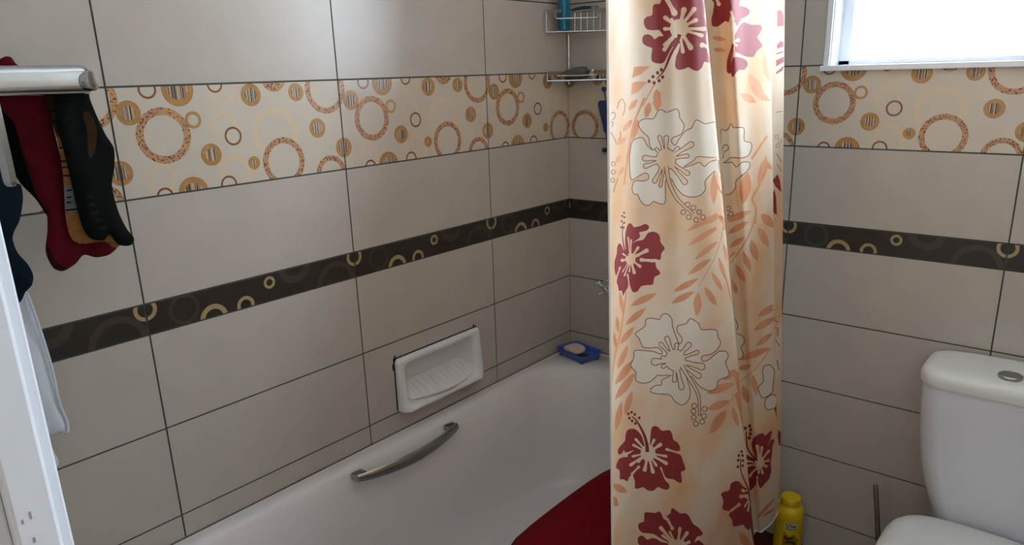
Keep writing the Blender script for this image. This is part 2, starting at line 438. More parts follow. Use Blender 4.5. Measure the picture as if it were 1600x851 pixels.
mx = nt.nodes.new('ShaderNodeMixShader'); fr = nt.nodes.new('ShaderNodeFresnel'); fr.inputs[0].default_value = 1.3
nt.links.new(fr.outputs[0], mx.inputs[0]); nt.links.new(t.outputs[0], mx.inputs[1]); nt.links.new(g.outputs[0], mx.inputs[2])
nt.links.new(mx.outputs[0], nt.nodes['Material Output'].inputs[0])
ym = (WY0+WY1)/2
for a, b in ((WY0-0.03, ym+0.014), (ym-0.014, WY1+0.03)):
    bm = bmesh.new(); box(bm, 0.077, 0.081, b, a, WZ0+0.012, WZ1-0.03); part('pane', bm, GL, win, smooth=False)

# ------------------------------------------------------------------ bathtub
RIM = 0.45
TX0, TX1, TY0, TY1 = -1.752, -0.012, -0.722, -0.012
tub = empty('bathtub', (-0.88, -0.36, 0), 'white enamel bathtub built in along the tiled wall', 'bathtub')
bm = bmesh.new()
R = []
R.append(rrect(TX0+0.006, TX1-0.0, TY0+0.006, TY1, 0.02, RIM-0.045, 10))
R.append(rrect(TX0+0.001, TX1, TY0+0.001, TY1, 0.02, RIM-0.03, 10))
R.append(rrect(TX0, TX1, TY0, TY1, 0.02, RIM-0.014, 10))
R.append(rrect(TX0+0.003, TX1, TY0+0.003, TY1, 0.02, RIM-0.004, 10))
R.append(rrect(TX0+0.012, TX1-0.004, TY0+0.012, TY1-0.003, 0.02, RIM, 10))
ix0, ix1, iy0, iy1 = -1.655, -0.112, -0.652, -0.034       # edge of the inner opening
def inner(o_l, o_n, o_f, o_e, z, rf, rn):
    return rrect(ix0+o_e, ix1-o_f, iy0+o_n, iy1-o_l, [rf, rn, rn, rf], z, 10)
R.append(inner(-0.012, -0.02, -0.016, -0.02, RIM+0.0005, 0.19, 0.14))
R.append(inner(0, 0, 0, 0, RIM-0.002, 0.18, 0.13))
R.append(inner(0.007, 0.007, 0.008, 0.009, RIM-0.008, 0.177, 0.13))
R.append(inner(0.014, 0.013, 0.017, 0.018, RIM-0.019, 0.174, 0.13))
R.append(inner(0.023, 0.020, 0.028, 0.030, RIM-0.038, 0.171, 0.13))
R.append(inner(0.033, 0.026, 0.042, 0.046, RIM-0.068, 0.168, 0.13))
R.append(inner(0.047, 0.034, 0.066, 0.085, RIM-0.13, 0.16, 0.13))
R.append(inner(0.058, 0.042, 0.086, 0.15, RIM-0.22, 0.155, 0.13))
R.append(inner(0.070, 0.052, 0.106, 0.215, RIM-0.29, 0.15, 0.13))
R.append(inner(0.085, 0.066, 0.126, 0.255, RIM-0.33, 0.14, 0.12))
R.append(inner(0.108, 0.090, 0.152, 0.295, RIM-0.355, 0.12, 0.11))
R.append(inner(0.150, 0.130, 0.195, 0.34, RIM-0.366, 0.09, 0.09))
R.append(inner(0.22, 0.20, 0.30, 0.45, RIM-0.369, 0.05, 0.05))
loft(bm, R, cap0=False, cap1=True)
part('shell', bm, ENAMEL, tub, angle=80)
bm = bmesh.new(); box(bm, TX0+0.02, TX1, TY0+0.012, TY0+0.03, 0.0, RIM-0.03, 0.003)
box(bm, TX0+0.012, TX0+0.03, TY0+0.03, TY1, 0.0, RIM-0.03, 0.003); part('apron_panel', bm, ENAMEL, tub, smooth=False)
# arched chrome grip let into the sloping inner side
bm = bmesh.new()
gpts = []; ga, gb = Vector((-1.005, -0.066, 0.4305)), Vector((-0.655, -0.066, 0.4290))
NG = 24
rings = []
for i in range(NG+1):
    t = i/NG; p = ga.lerp(gb, t); bow = math.sin(PI*t)**0.8
    p = p+Vector((0, -0.014-0.020*bow, 0.002-0.010*bow))
    h = 0.0085+0.0055*bow; th = 0.005
    up = Vector((0, 0.35, 1)).normalized(); outv = Vector((0, -1, 0.35)).normalized()
    rings.append([p+up*h+outv*0.002, p+up*h*0.5+outv*th, p-up*h*0.5+outv*th, p-up*h+outv*0.002, p-up*h-outv*th, p+up*h-outv*th])
loft(bm, rings)
for p in (ga, gb):
    s = 1 if p is ga else -1
    box(bm, p.x-0.002 if s > 0 else p.x-0.030, p.x+0.030 if s > 0 else p.x+0.002, p.y-0.016, p.y+0.012, p.z-0.008, p.z+0.0085, 0.003)
o = part('grab_handle', bm, mat('grip_chrome', srgb(160, 165, 168), 0.1, 1.0, var=0.05, scale=30), tub, angle=35); o['label'] = 'chrome arched grab handle on the inner side'
bm = bmesh.new()   # sealant line between tub and tiles
box(bm, TX0, TX1, -0.0035, -0.0003, RIM-0.006, RIM+0.0022, 0, 1); box(bm, -0.0035, -0.0003, TY0, -0.0035, RIM-0.006, RIM+0.0022, 0, 1)
box(bm, TX0, TX1, -0.020, -0.0035, RIM-0.012, RIM+0.0003); box(bm, -0.020, -0.0035, TY0, -0.0035, RIM-0.012, RIM+0.0003)
part('sealant', bm, [ENAMEL, mat('grey_sealant', srgb(100, 88, 80), 0.7)], tub, smooth=False)

# ------------------------------------------------------------------ recessed ceramic soap dish
d0, d1, e0, e1 = DISH
dish = empty('recessed_soap_dish', ((d0+d1)/2, 0, (e0+e1)/2), 'white ceramic soap dish let into the wall tiles above the bathtub', 'soap dish')
bm = bmesh.new()
def zr(x0, x1, z0, z1, r, y, n=8, bow=0.0):
    ring = rrect(x0, x1, z0, z1, r, 0, n); out = []
    for x, z, _ in ring:
        k = max(0, 1-(z-z0)/((z1-z0)*0.45)); c = 1-((x-(x0+x1)/2)/((x1-x0)/2))**2
        out.append((x, y-bow*k*max(c, 0.0)*1.0-bow*0.3*k, z-bow*0.25*k*max(c, 0)))
    return out
rr = [zr(d0, d1, e0, e1, 0.012, 0.001, bow=0.0), zr(d0, d1, e0, e1, 0.012, -0.006, bow=0.012), zr(d0+0.002, d1-0.002, e0+0.002, e1-0.002, 0.012, -0.011, bow=0.028),
      zr(d0+0.007, d1-0.007, e0+0.006, e1-0.006, 0.014, -0.014, bow=0.042), zr(d0+0.019, d1-0.019, e0+0.014, e1-0.014, 0.018, -0.0135, bow=0.045),
      zr(d0+0.027, d1-0.027, e0+0.020, e1-0.020, 0.022, -0.009, bow=0.042), zr(d0+0.031, d1-0.031, e0+0.025, e1-0.024, 0.022, 0.0, bow=0.028), zr(d0+0.034, d1-0.034, e0+0.030, e1-0.028, 0.022, 0.025), zr(d0+0.042, d1-0.042, e0+0.040, e1-0.034, 0.022, 0.042), zr(d0+0.06, d1-0.06, e0+0.055, e1-0.05, 0.012, 0.046)]
loft(bm, rr, cap0=False, cap1=True)
part('bowl', bm, CERAMIC, dish, angle=70)
bm = bmesh.new()   # sloping ribbed floor of the dish
NX, NY = 120, 8
gx0, gx1 = d0+0.034, d1-0.034
vv = [[None]*(NY+1) for _ in range(NX+1)]
for i in range(NX+1):
    x = gx0+(gx1-gx0)*i/NX; c = max(0, 1-((x-(gx0+gx1)/2)/((gx1-gx0)/2))**2)
    for j in range(NY+1):
        t = j/NY; y = 0.044-(0.050+0.034*c)*t; z = e0+0.062-0.036*t**0.8
        ramp = math.sin(PI*min(max((t-0.12)/0.72, 0), 1))
        edge = min(1, min(i, NX-i)/14)
        z += 0.0062*ramp*edge*(0.5+0.5*math.cos(2*PI*((x-gx0)/(gx1-gx0)*12+0.5*t)))
        vv[i][j] = bm.verts.new((x, y, z))
for i in range(NX):
    for j in range(NY): bm.faces.new((vv[i][j], vv[i][j+1], vv[i+1][j+1], vv[i+1][j]))
bmesh.ops.recalc_face_normals(bm, faces=bm.faces)
if bm.faces[:][0].normal.z < 0: bmesh.ops.reverse_faces(bm, faces=bm.faces)
part('ribbed_floor', bm, CERAMIC, dish, angle=80)
bm = bmesh.new()   # dark gap where the tile was cut
box(bm, d0-0.0035, d0+0.004, -0.0012, 0.002, e0+0.008, e1+0.004); box(bm, d0-0.0035, d1-0.006, -0.0012, 0.002, e1-0.004, e1+0.0035)
box(bm, d0-0.008, d0-0.002, -0.0010, 0.002, e1-0.028, e1-0.012); box(bm, d0+0.001, d0+0.005, -0.0010, 0.002, e1, e1+0.011); box(bm, d1-0.020, d1-0.014, -0.001, 0.002, e1, e1+0.010)
part('cut_gap', bm, DARKGAP, dish, smooth=False)

# ------------------------------------------------------------------ shower curtain
ROD_Z, ROD_Y = 1.97, -0.80
rod = bpy.data.objects.new('curtain_rod', None); C.objects.link(rod); rod.location = (-0.9, ROD_Y, ROD_Z)
tag(rod, 'white rod across the room above the bathtub carrying the shower curtain', 'rod')
bm = bmesh.new(); tube(bm, [(NEARX, ROD_Y, ROD_Z), (0, ROD_Y, ROD_Z)], 0.0125, 16); part('rod', bm, WHITEP, rod)
bm = bmesh.new(); tube(bm, [(NEARX, ROD_Y, ROD_Z), (NEARX+0.02, ROD_Y, ROD_Z)], 0.03, 20); part('flange', bm, WHITEP, rod)
bm = bmesh.new(); tube(bm, [(-0.02, ROD_Y, ROD_Z), (0, ROD_Y, ROD_Z)], 0.03, 20); part('flange', bm, WHITEP, rod)

CTRL = [(950, -.850, 957, -.803), (998, -.795, 976, -.797), (1050, -.815, 1075, -.825), (1098, -.836, 1172, -.845), (1092, -.788, 1164, -.785),
        (1121, -.797, 1181, -.796), (1142, -.824, 1188, -.808), (1160, -.818, 1197, -.812), (1185, -.818, 1208, -.814), (1204, -.802, 1215.5, -.808),
        (1199, -.78, 1212, -.79), (1227, -.782, 1218.5, -.793)]
PA = [on(a, 0, 1, b) for a, b, c, d in CTRL]; PB = [on(c, 820, 1, d) for a, b, c, d in CTRL]
def ctrl_at(z):
    out = []
    for A, B in zip(PA, PB):
        t = (z-A[2])/(B[2]-A[2]); p = A+(B-A)*t; out.append((p[0], p[1]))
    return out
def catmull(P, a):
    n = len(P)-1; a = min(max(a, 0.0), n-1e-9); i = int(a); t = a-i
    p1, p2 = P[i], P[i+1]
    p0 = P[i-1] if i > 0 else (2*p1[0]-p2[0], 2*p1[1]-p2[1]); p3 = P[i+2] if i+2 <= n else (2*p2[0]-p1[0], 2*p2[1]-p1[1])
    k = 0.5
    def h(j):
        m1 = k*(p2[j]-p0[j]); m2 = k*(p3[j]-p1[j])
        t2, t3 = t*t, t*t*t
        return (2*t3-3*t2+1)*p1[j]+(t3-2*t2+t)*m1+(-2*t3+3*t2)*p2[j]+(t3-t2)*m2
    return h(0), h(1)
# arc length along the cloth, so that printed motifs keep their shape across folds
mid = ctrl_at(0.9); AL = [0.0]; NS = 40
TT = [i/NS for i in range((len(mid)-1)*NS+1)]
pp = [catmull(mid, t) for t in TT]
for i in range(1, len(pp)): AL.append(AL[-1]+math.hypot(pp[i][0]-pp[i-1][0], pp[i][1]-pp[i-1][1]))
def arc2t(s): return float(np.interp(s, AL, TT))
def t2arc(t): return float(np.interp(t, TT, AL))
_cz = {}
def cloth_pt(s, z):
    kz = round(z, 5)
    if kz not in _cz: _cz[kz] = ctrl_at(z)
    x, y = catmull(_cz[kz], arc2t(s))
    # the cloth is gathered a little unevenly
    y += 0.0011*math.sin(s*62+z*1.6)*(0.4+0.6*max(0, min(1, (z-0.3)/1.2)))
    return np.array([x, y, z])
CZ0, CZ1 = 0.175, ROD_Z-0.016
class Panel:
    """finds the cloth point seen at a traced photograph point, within one visible panel"""
    def __init__(self, t0, t1):
        self.s0, self.s1 = t2arc(t0), t2arc(t1)
        self.S = np.linspace(self.s0, self.s1, 40); self.Z = np.linspace(0.15, 1.75, 60)
        self.G = np.array([[proj(cloth_pt(s, z)) for z in self.Z] for s in self.S])
    def inv(self, u, v):
        d = ((self.G-np.array([u, v]))**2).sum(2); i, j = np.unravel_index(d.argmin(), d.shape)
        s, z = self.S[i], self.Z[j]
        for _ in range(6):
            p = np.array(proj(cloth_pt(s, z))); e = np.array([u, v])-p
            if abs(e).max() < 0.02: break
            h = 1e-4
            a = (np.array(proj(cloth_pt(min(s+h, AL[-1]), z)))-p)/h; b = (np.array(proj(cloth_pt(s, z+h)))-p)/h
            det = a[0]*b[1]-a[1]*b[0]
            if abs(det) < 1e3: z += e[1]/b[1] if abs(b[1]) > 1 else 0; break
            ds = (e[0]*b[1]-e[1]*b[0])/det; dz = (a[0]*e[1]-a[1]*e[0])/det
            s += max(-0.03, min(0.03, ds)); z += max(-0.05, min(0.05, dz))
            s = min(max(s, self.s0), self.s1)
        return s, z
P1, P2, P3 = Panel(0.02, 3.25), Panel(4.6, 9.15), Panel(10.2, 11.0)
PEACH, CREAM, RED, ORANGE, LINE, DARKRED, HEM = 0, 1, 2, 3, 4, 5, 6
SH = []
def spline(pts, n=4, closed=True):
    """smooth closed outline through traced points"""
    out = []; N = len(pts)
    for i in range(N):
        p0, p1, p2, p3 = (pts[(i-1) % N], pts[i], pts[(i+1) % N], pts[(i+2) % N]) if closed else (pts[max(i-1, 0)], pts[i], pts[min(i+1, N-1)], pts[min(i+2, N-1)])
        if not closed and i == N-1: out.append(p1); break
        for k in range(n):
            t = k/n; t2, t3 = t*t, t*t*t; c = 0.4
            out.append(tuple((2*t3-3*t2+1)*p1[j]+(t3-2*t2+t)*c*(p2[j]-p0[j])+(-2*t3+3*t2)*p2[j]+(t3-t2)*c*(p3[j]-p1[j]) for j in (0, 1)))
    return out
def offset(poly, d):
    n = len(poly); area = sum(poly[i][0]*poly[(i+1) % n][1]-poly[(i+1) % n][0]*poly[i][1] for i in range(n))
    s = 1 if area > 0 else -1; out = []
    for i in range(n):
        a, b = poly[i-1], poly[(i+1) % n]; tx, ty = b[0]-a[0], b[1]-a[1]; l = math.hypot(tx, ty) or 1
        out.append((poly[i][0]+s*d*ty/l, poly[i][1]-s*d*tx/l))
    return out
def stroke(pts, w):
    n = len(pts); w = w if isinstance(w, (list, tuple)) else [w]*n
    L, Rr = [], []
    for i in range(n):
        a, b = pts[max(i-1, 0)], pts[min(i+1, n-1)]; tx, ty = b[0]-a[0], b[1]-a[1]; l = math.hypot(tx, ty) or 1
        nx, ny = -ty/l, tx/l; h = w[i]/2
        L.append((pts[i][0]+nx*h, pts[i][1]+ny*h)); Rr.append((pts[i][0]-nx*h, pts[i][1]-ny*h))
    return L+Rr[::-1]
def leaf(a, b, w):
    dx, dy = b[0]-a[0], b[1]-a[1]; l = math.hypot(dx, dy); nx, ny = -dy/l, dx/l; out = []
    for s in (1, -1):
        for k in range(8):
            t = k/8 if s > 0 else 1-k/8
            h = w/2*math.sin(PI*t)**0.8*s
            out.append((a[0]+dx*t+nx*h, a[1]+dy*t+ny*h))
    return out
def spoke(c, tip, w):
    """petal ray: narrow at the heart, rounded at its tip"""
    dx, dy = tip[0]-c[0], tip[1]-c[1]; l = math.hypot(dx, dy); tx, ty = dx/l, dy/l; nx, ny = -ty, tx; h = w/2
    p = [(c[0]+nx*h*0.8, c[1]+ny*h*0.8), (c[0]+dx*0.6+nx*h*0.62, c[1]+dy*0.6+ny*h*0.62)]
    for k in range(7):
        a = PI/2-PI*k/6; p.append((tip[0]-tx*h+nx*h*math.sin(a)+tx*h*math.cos(a), tip[1]-ty*h+ny*h*math.sin(a)+ty*h*math.cos(a)))
    p += [(c[0]+dx*0.6-nx*h*0.62, c[1]+dy*0.6-ny*h*0.62), (c[0]-nx*h*0.8, c[1]-ny*h*0.8)]
    return p
class Trace:
    """shapes traced in one enlarged crop of the photograph"""
    def __init__(self, panel, x0, y0, sc): self.p, self.x0, self.y0, self.sc = panel, x0, y0, sc
    def add(self, poly, m):
        q = [self.p.inv(self.x0+x/self.sc, self.y0+y/self.sc) for x, y in poly]
        out = [q[0]]
        for a in q[1:]:
            if math.hypot(a[0]-out[-1][0], a[1]-out[-1][1]) > 2e-4: out.append(a)
        if len(out) > 3: SH.append((out, m))
    def flower(self, outs, c=None, cr=(0, 0), spokes=(), drops=(), stamen=None, sw=(16, 6), dots=(), dr=11):
        for o in outs: self.add(spline(o, 3), RED)
        for d in drops: self.add(spoke(d[1], d[0], d[2]), PEACH)
        if c:
            for x, y, wd in spokes: self.add(spoke(c, (x, y), wd), PEACH)
            if cr[0]: self.add(circle(c[0], c[1], cr[0], 20, cr[1]), PEACH)
        if stamen:
            s = spline(stamen, 3, False); n = len(s)
            self.add(stroke(s, [sw[0]+(sw[1]-sw[0])*i/(n-1) for i in range(n)]), DARKRED)
        for x, y in dots: self.add(circle(x, y, dr, 10, dr*1.15), DARKRED)
    def outlined(self, outs, lw, c=None, cr=(0, 0), spokes=(), pistil=None, pw=18, rings=(), rr=16):
        for o in outs:
            s = spline(o, 3); self.add(offset(s, lw/2), LINE); self.add(offset(s, -lw/2), CREAM)
        if c:
            sp = [spoke(c, (x, y), wd) for x, y, wd in spokes]
            for q in sp: self.add(offset(q, lw/2), LINE)
            if cr[0]: self.add(circle(c[0], c[1], cr[0]+lw/2, 20, cr[1]+lw/2), LINE)
            for q in sp: self.add(offset(q, -lw/2), PEACH)
            if cr[0]: self.add(circle(c[0], c[1], cr[0]-lw/2, 20, cr[1]-lw/2), PEACH)
        if pistil:
            s = spline(pistil, 3, False); n = len(s); ww = [pw*(1.15-0.5*i/(n-1)) for i in range(n)]
            self.add(stroke(s, [a+lw for a in ww]), LINE); self.add(stroke(s, [max(a-lw, 1.5) for a in ww]), PEACH)
        for x, y in rings: self.add(circle(x, y, rr+lw/2, 14), LINE); self.add(circle(x, y, rr-lw/2, 14), PEACH)
    def leaves(self, L, m=3):
        for a, b, wd in L: self.add(leaf(a, b, wd), m)
    def stem(self, pts, wd): self.add(stroke(spline(pts, 3, False), wd), ORANGE)

# leaves and stems first (they lie under the flowers)
T = Trace(P1, 1040, 320, 4.255)
T.stem([(384, 30), (380, 170), (340, 320), (280, 440), (215, 545)], 5)
T.leaves([((135, 178), (370, 48), 36), ((150, 270), (365, 135), 38), ((190, 365), (350, 240), 38), ((143, 467), (305, 355), 40), ((50, 578), (220, 488), 42), ((38, 655), (185, 583), 38),
          ((205, 740), (220, 580), 50), ((340, 665), (258, 545), 42), ((380, 575), (305, 445), 36), ((398, 495), (352, 345), 30), ((408, 390), (385, 255), 26)])
T = Trace(P2, 1040, 320, 4.255)
T.stem([(600, 0), (590, 100), (540, 230), (480, 320), (432, 390)], 8)
T.leaves([((400, 100), (570, 38), 36), ((405, 195), (555, 108), 40), ((418, 285), (525, 212), 36), ((424, 350), (465, 310), 20), ((610, 375), (567, 230), 54), ((568, 447), (515, 308), 38),
          ((528, 515), (463, 393), 44), ((475, 590), (437, 500), 36), ((685, 280), (612, 142), 50), ((714, 150), (632, 60), 48), ((610, 745), (720, 660), 36), ((585, 835), (720, 755), 42)])
T = Trace(P1, 940, 460, 3.868)
T.stem([(150, -20), (120, 200), (75, 400), (60, 560)], 9)
T.leaves([((175, 68), (335, -10), 42), ((140, 185), (270, 80), 38), ((110, 300), (195, 195), 36), ((95, 450), (160, 305), 36), ((80, 545), (200, 390), 48), ((80, 635), (205, 470), 48), ((140, 725), (185, 580), 38),
          ((85, 825), (120, 645), 38), ((130, 120), (110, -20), 26), ((100, 230), (92, 130), 24), ((88, 330), (76, 230), 20),
          ((420, 52), (565, -20), 38), ((580, 125), (580, -10), 50), ((695, 65), (640, -10), 38), ((635, 598), (805, 535), 50), ((640, 695), (775, 640), 48), ((655, 842), (755, 695), 60), ((745, 515), (822, 450), 38), ((828, 800), (790, 680), 32)])
T.stem([(838, 560), (790, 620), (760, 680)], 5)
T = Trace(P1, 940, 0, 5.319)
T.add([(250, 650), (270, 555), (320, 550), (402, 552), (320, 620)], ORANGE); T.add([(245, 790), (252, 690), (300, 675), (380, 680), (310, 760)], ORANGE)
T.leaves([((450, 870), (460, 735), 54)]); T.add([(420, 870), (452, 760), (490, 760), (498, 870)], ORANGE)
T.stem([(440, 700), (340, 880)], 12)
T = Trace(P1, 940, 150, 4.255)
T.leaves([((140, 235), (205, 155), 34), ((205, 295), (240, 150), 40), ((295, 145), (320, 40), 44), ((370, 100), (372, -10), 54), ((100, 325), (165, 275), 36), ((95, 445), (130, 390), 30), ((180, 95), (240, 20), 36), ((110, 530), (150, 470), 26)])
T.stem([(285, 10), (215, 180), (185, 330), (160, 500), (150, 590)], 13)
T = Trace(P1, 1080, 150, 4.255); T.leaves([((150, 722), (152, 505), 46), ((95, 850), (200, 770), 44)])
T = Trace(P2, 1080, 0, 5.319); T.leaves([((600, 840), (480, 610), 90), ((650, 680), (607, 455), 64), ((540, 852), (405, 780), 64)])
T.leaves([((160, 310), (290, 330), 40), ((165, 410), (290, 420), 36)])
T = Trace(P2, 1080, 150, 4.255)
T.stem([(505, 265), (400, 420)], 14); T.stem([(497, 400), (470, 560), (405, 680), (430, 740), (425, 850)], 14)
T.leaves([((500, 400), (448, 600), 54), ((345, 718), (375, 500), 74), ((235, 838), (400, 762), 42), ((545, 850), (465, 785), 54), ((520, 30), (440, -20), 40)])
T = Trace(P2, 1100, 480, 4.257)
T.stem([(448, 265), (350, 400), (240, 495)], 6)
T.leaves([((355, 60), (465, 5), 36), ((330, 150), (478, 65), 44), ((345, 258), (455, 170), 38), ((230, 350), (440, 270), 46), ((225, 410), (315, 385), 38), ((350, 585), (325, 445), 38), ((295, 640), (258, 515), 46)])
T = Trace(P1, 1100, 480, 4.257); T.leaves([((225, 400), (130, 485), 36), ((225, 790), (190, 660), 36)])
T = Trace(P1, 950, 630, 5.671); T.leaves([((170, 790), (30, 712), 66)]); T.add([(35, 815), (80, 840), (95, 900), (70, 915), (35, 900)], ORANGE)
T = Trace(P1, 930, 560, 2.925); T.leaves([((720, 880), (655, 790), 38)])
T = Trace(P2, 1110, 650, 4.73); T.leaves([((340, 760), (480, 600), 26), ((380, 740), (480, 680), 20)])

# the edge of another outlined flower, wrapped round the side fold
T = Trace(P1, 940, 150, 4.255)
for pts in ([(104, 85), (115, 40), (140, 20), (156, 60), (150, 105), (140, 130)], [(62, 118), (80, 106), (92, 125), (84, 150), (70, 160)], [(60, 170), (76, 176), (70, 205)], [(60, 240), (80, 270), (98, 315)], [(122, 235), (128, 265), (112, 290)], [(80, 640), (92, 590), (110, 545)]):
    T.add(stroke(spline(pts, 3, False), 4.5), LINE)
T.outlined([], 4.5, None, (0, 0), (), None, 18, [(78, 450), (78, 505), (74, 560)], 13)
# pale outlined flowers
T = Trace(P1, 940, 460, 3.868)
T.outlined([[(468, 297), (445, 240), (428, 190), (425, 150), (405, 122), (380, 115), (358, 132), (350, 150), (300, 142), (268, 150), (262, 190), (230, 215), (203, 238), (225, 262), (248, 315), (290, 322), (340, 320), (365, 342), (360, 360), (320, 346),
             (280, 340), (200, 338), (195, 385), (175, 425), (195, 455), (208, 470), (207, 520), (250, 535), (290, 528), (320, 505), (340, 485), (355, 490), (425, 487), (365, 515), (362, 545), (330, 548), (297, 570), (300, 590), (340, 600), (410, 605),
             (440, 640), (480, 668), (515, 650), (535, 610), (532, 560), (515, 505), (545, 495), (570, 530), (600, 560), (650, 582), (695, 565), (705, 520), (770, 490), (765, 455), (748, 410), (765, 375), (755, 345), (715, 342), (680, 365), (650, 392),
             (615, 405), (602, 385), (615, 368), (660, 360), (700, 330), (720, 290), (705, 260), (690, 212), (605, 212), (590, 180), (560, 155), (535, 145), (510, 175), (460, 190), (458, 225), (485, 260), (485, 285)]],
           5.0, (445, 395), (62, 66), [(390, 252, 30), (350, 290, 24), (455, 292, 26), (538, 292, 34), (588, 345, 26), (625, 440, 42), (600, 500, 34), (487, 575, 34), (440, 530, 28), (362, 440, 24), (300, 408, 44), (358, 378, 22)],
           [(485, 430), (520, 490), (560, 555), (588, 620), (592, 735)], 20, [(560, 672), (555, 705), (557, 742), (570, 780), (608, 768), (618, 733), (623, 690)], 15)
T = Trace(P1, 940, 150, 4.255)
T.outlined([[(355, 355), (335, 352), (318, 320), (312, 275), (270, 235), (247, 200), (250, 170), (290, 150), (345, 150), (375, 100), (400, 90), (430, 108), (470, 95), (500, 85), (515, 110), (520, 145), (550, 195), (535, 245), (505, 265), (475, 275), (463, 300),
             (480, 325), (497, 320), (515, 285), (560, 230), (600, 210), (625, 160), (660, 170), (690, 185), (775, 183), (775, 395), (640, 402), (610, 430), (540, 475), (600, 460), (650, 440), (685, 470), (715, 440), (775, 425), (775, 490), (755, 497), (690, 560), (690, 620), (655, 660),
             (595, 672), (540, 655), (490, 600), (465, 552), (425, 560), (425, 690), (410, 718), (370, 710), (345, 700), (315, 725), (285, 722), (258, 695), (240, 655), (215, 650), (203, 620), (212, 575), (235, 562), (280, 565), (312, 550), (310, 520), (285, 512),
             (250, 530), (205, 556), (190, 530), (186, 400), (205, 300), (260, 275), (285, 290), (300, 325), (335, 357)]],
           5.4, (428, 420), (66, 72), [(430, 262, 34), (382, 262, 26), (358, 345, 24), (515, 338, 26), (612, 312, 40), (582, 395, 30), (585, 522, 32), (565, 585, 38), (388, 605, 24), (345, 578, 32), (278, 470, 32), (270, 412, 40)],
           [(430, 470), (450, 580), (500, 680), (560, 740), (612, 786)], 24, [(572, 720), (610, 742), (648, 770), (543, 772), (580, 805), (628, 823), (673, 805)], 16)
T = Trace(P2, 1080, 150, 4.255)
T.outlined([[(195, 245), (225, 232), (250, 215), (262, 182), (285, 210), (350, 212), (352, 295), (395, 310), (402, 345), (380, 395), (330, 412), (265, 408), (235, 430), (215, 445), (270, 440), (300, 472), (340, 440), (380, 438), (392, 460), (370, 500), (300, 560),
             (295, 610), (260, 650), (215, 655), (195, 640)]], 5.4, (170, 400), (0, 0), [(243, 330, 40), (215, 400, 30)], None, 18, [(247, 747), (265, 783), (232, 800)], 15)
T = Trace(P2, 1100, 480, 4.257)
T.outlined([[(195, 185), (240, 182), (268, 205), (265, 240), (245, 265), (262, 310), (250, 340), (225, 345), (205, 330)], [(195, 60), (215, 95), (225, 130), (205, 160), (190, 150)],
            [(400, 390), (440, 382), (468, 420), (460, 500), (455, 560), (425, 590), (385, 600), (360, 535), (395, 490), (390, 430)], [(410, 610), (450, 580), (482, 585), (480, 660), (430, 680), (405, 660)]], 5.4)
T = Trace(P3, 1080, 150, 4.255)
T.outlined([], 3, None, (0, 0), (), None, 18, [(570, 270), (590, 300), (575, 330)], 12)
for pts in ([(560, 110), (610, 100)], [(565, 380), (600, 440)], [(570, 450), (600, 500)]): T.add(stroke(pts, 4), LINE)
T.add([(540, 560), (575, 520), (590, 560), (600, 640), (560, 600)], RED); T.add([(520, 660), (555, 620), (565, 680), (570, 790), (540, 770), (525, 740)], RED)
T = Trace(P3, 1080, 0, 5.319)
for q in ([(715, 90), (745, 80), (770, 130), (770, 215), (715, 220)], [(712, 370), (745, 340), (770, 350), (765, 390), (712, 405)], [(708, 440), (765, 425), (765, 435), (708, 452)], [(706, 500), (770, 470), (770, 515), (706, 552)], [(706, 600), (770, 545), (760, 585), (706, 618)]): T.add(q, RED)
T = Trace(P3, 1100, 480, 4.257)
for pts in ([(465, 40), (475, 90), (495, 100)], [(465, 130), (490, 140), (490, 190)], [(465, 200), (505, 260)], [(470, 180), (465, 240)], [(485, 350), (500, 420)]): T.add(stroke(pts, 5), LINE)
T = Trace(P3, 1110, 650, 4.73); T.add([(500, 100), (515, 120), (518, 210), (505, 215), (498, 150)], RED)

# dark red flowers
T = Trace(P1, 950, 630, 5.671)
T.flower([[(318, 350), (300, 290), (270, 250), (235, 225), (195, 225), (165, 245), (155, 285), (150, 330), (118, 368), (92, 400), (86, 435), (100, 452), (128, 438), (140, 410), (152, 433), (185, 428), (228, 412), (200, 438), (172, 458), (175, 474), (140, 475),
           (100, 490), (78, 530), (72, 570), (100, 590), (105, 630), (105, 670), (140, 672), (170, 690), (190, 650), (222, 625), (222, 645), (238, 690), (238, 750), (275, 752), (310, 742), (350, 768), (385, 775), (415, 765), (440, 740), (480, 755), (520, 765),
           (545, 745), (540, 715), (512, 685), (500, 645), (530, 665), (575, 670), (610, 690), (640, 705), (655, 690), (650, 640), (648, 605), (685, 590), (680, 550), (660, 500), (650, 465), (620, 440), (602, 432), (635, 415), (638, 385), (615, 345), (580, 320),
           (565, 260), (540, 235), (495, 242), (470, 235), (440, 205), (410, 200), (385, 220), (375, 300), (370, 370), (345, 430)]],
         (355, 438), (66, 72), [(238, 308, 26), (215, 362, 24), (210, 470, 24), (190, 552, 30), (262, 525, 20), (322, 605, 36), (402, 622, 34), (435, 558, 26), (530, 538, 32), (528, 470, 26), (478, 355, 36), (412, 312, 26)],
         [((282, 552), (205, 632), 26), ((508, 402), (640, 442), 26), ((465, 562), (512, 680), 16)],
         [(348, 430), (345, 370), (325, 290), (290, 215), (250, 150), (212, 115)], (34, 9), [(208, 78), (237, 97), (277, 128), (243, 177), (213, 155), (190, 130), (180, 92)], 12)
T = Trace(P1, 980, 770, 7.62)
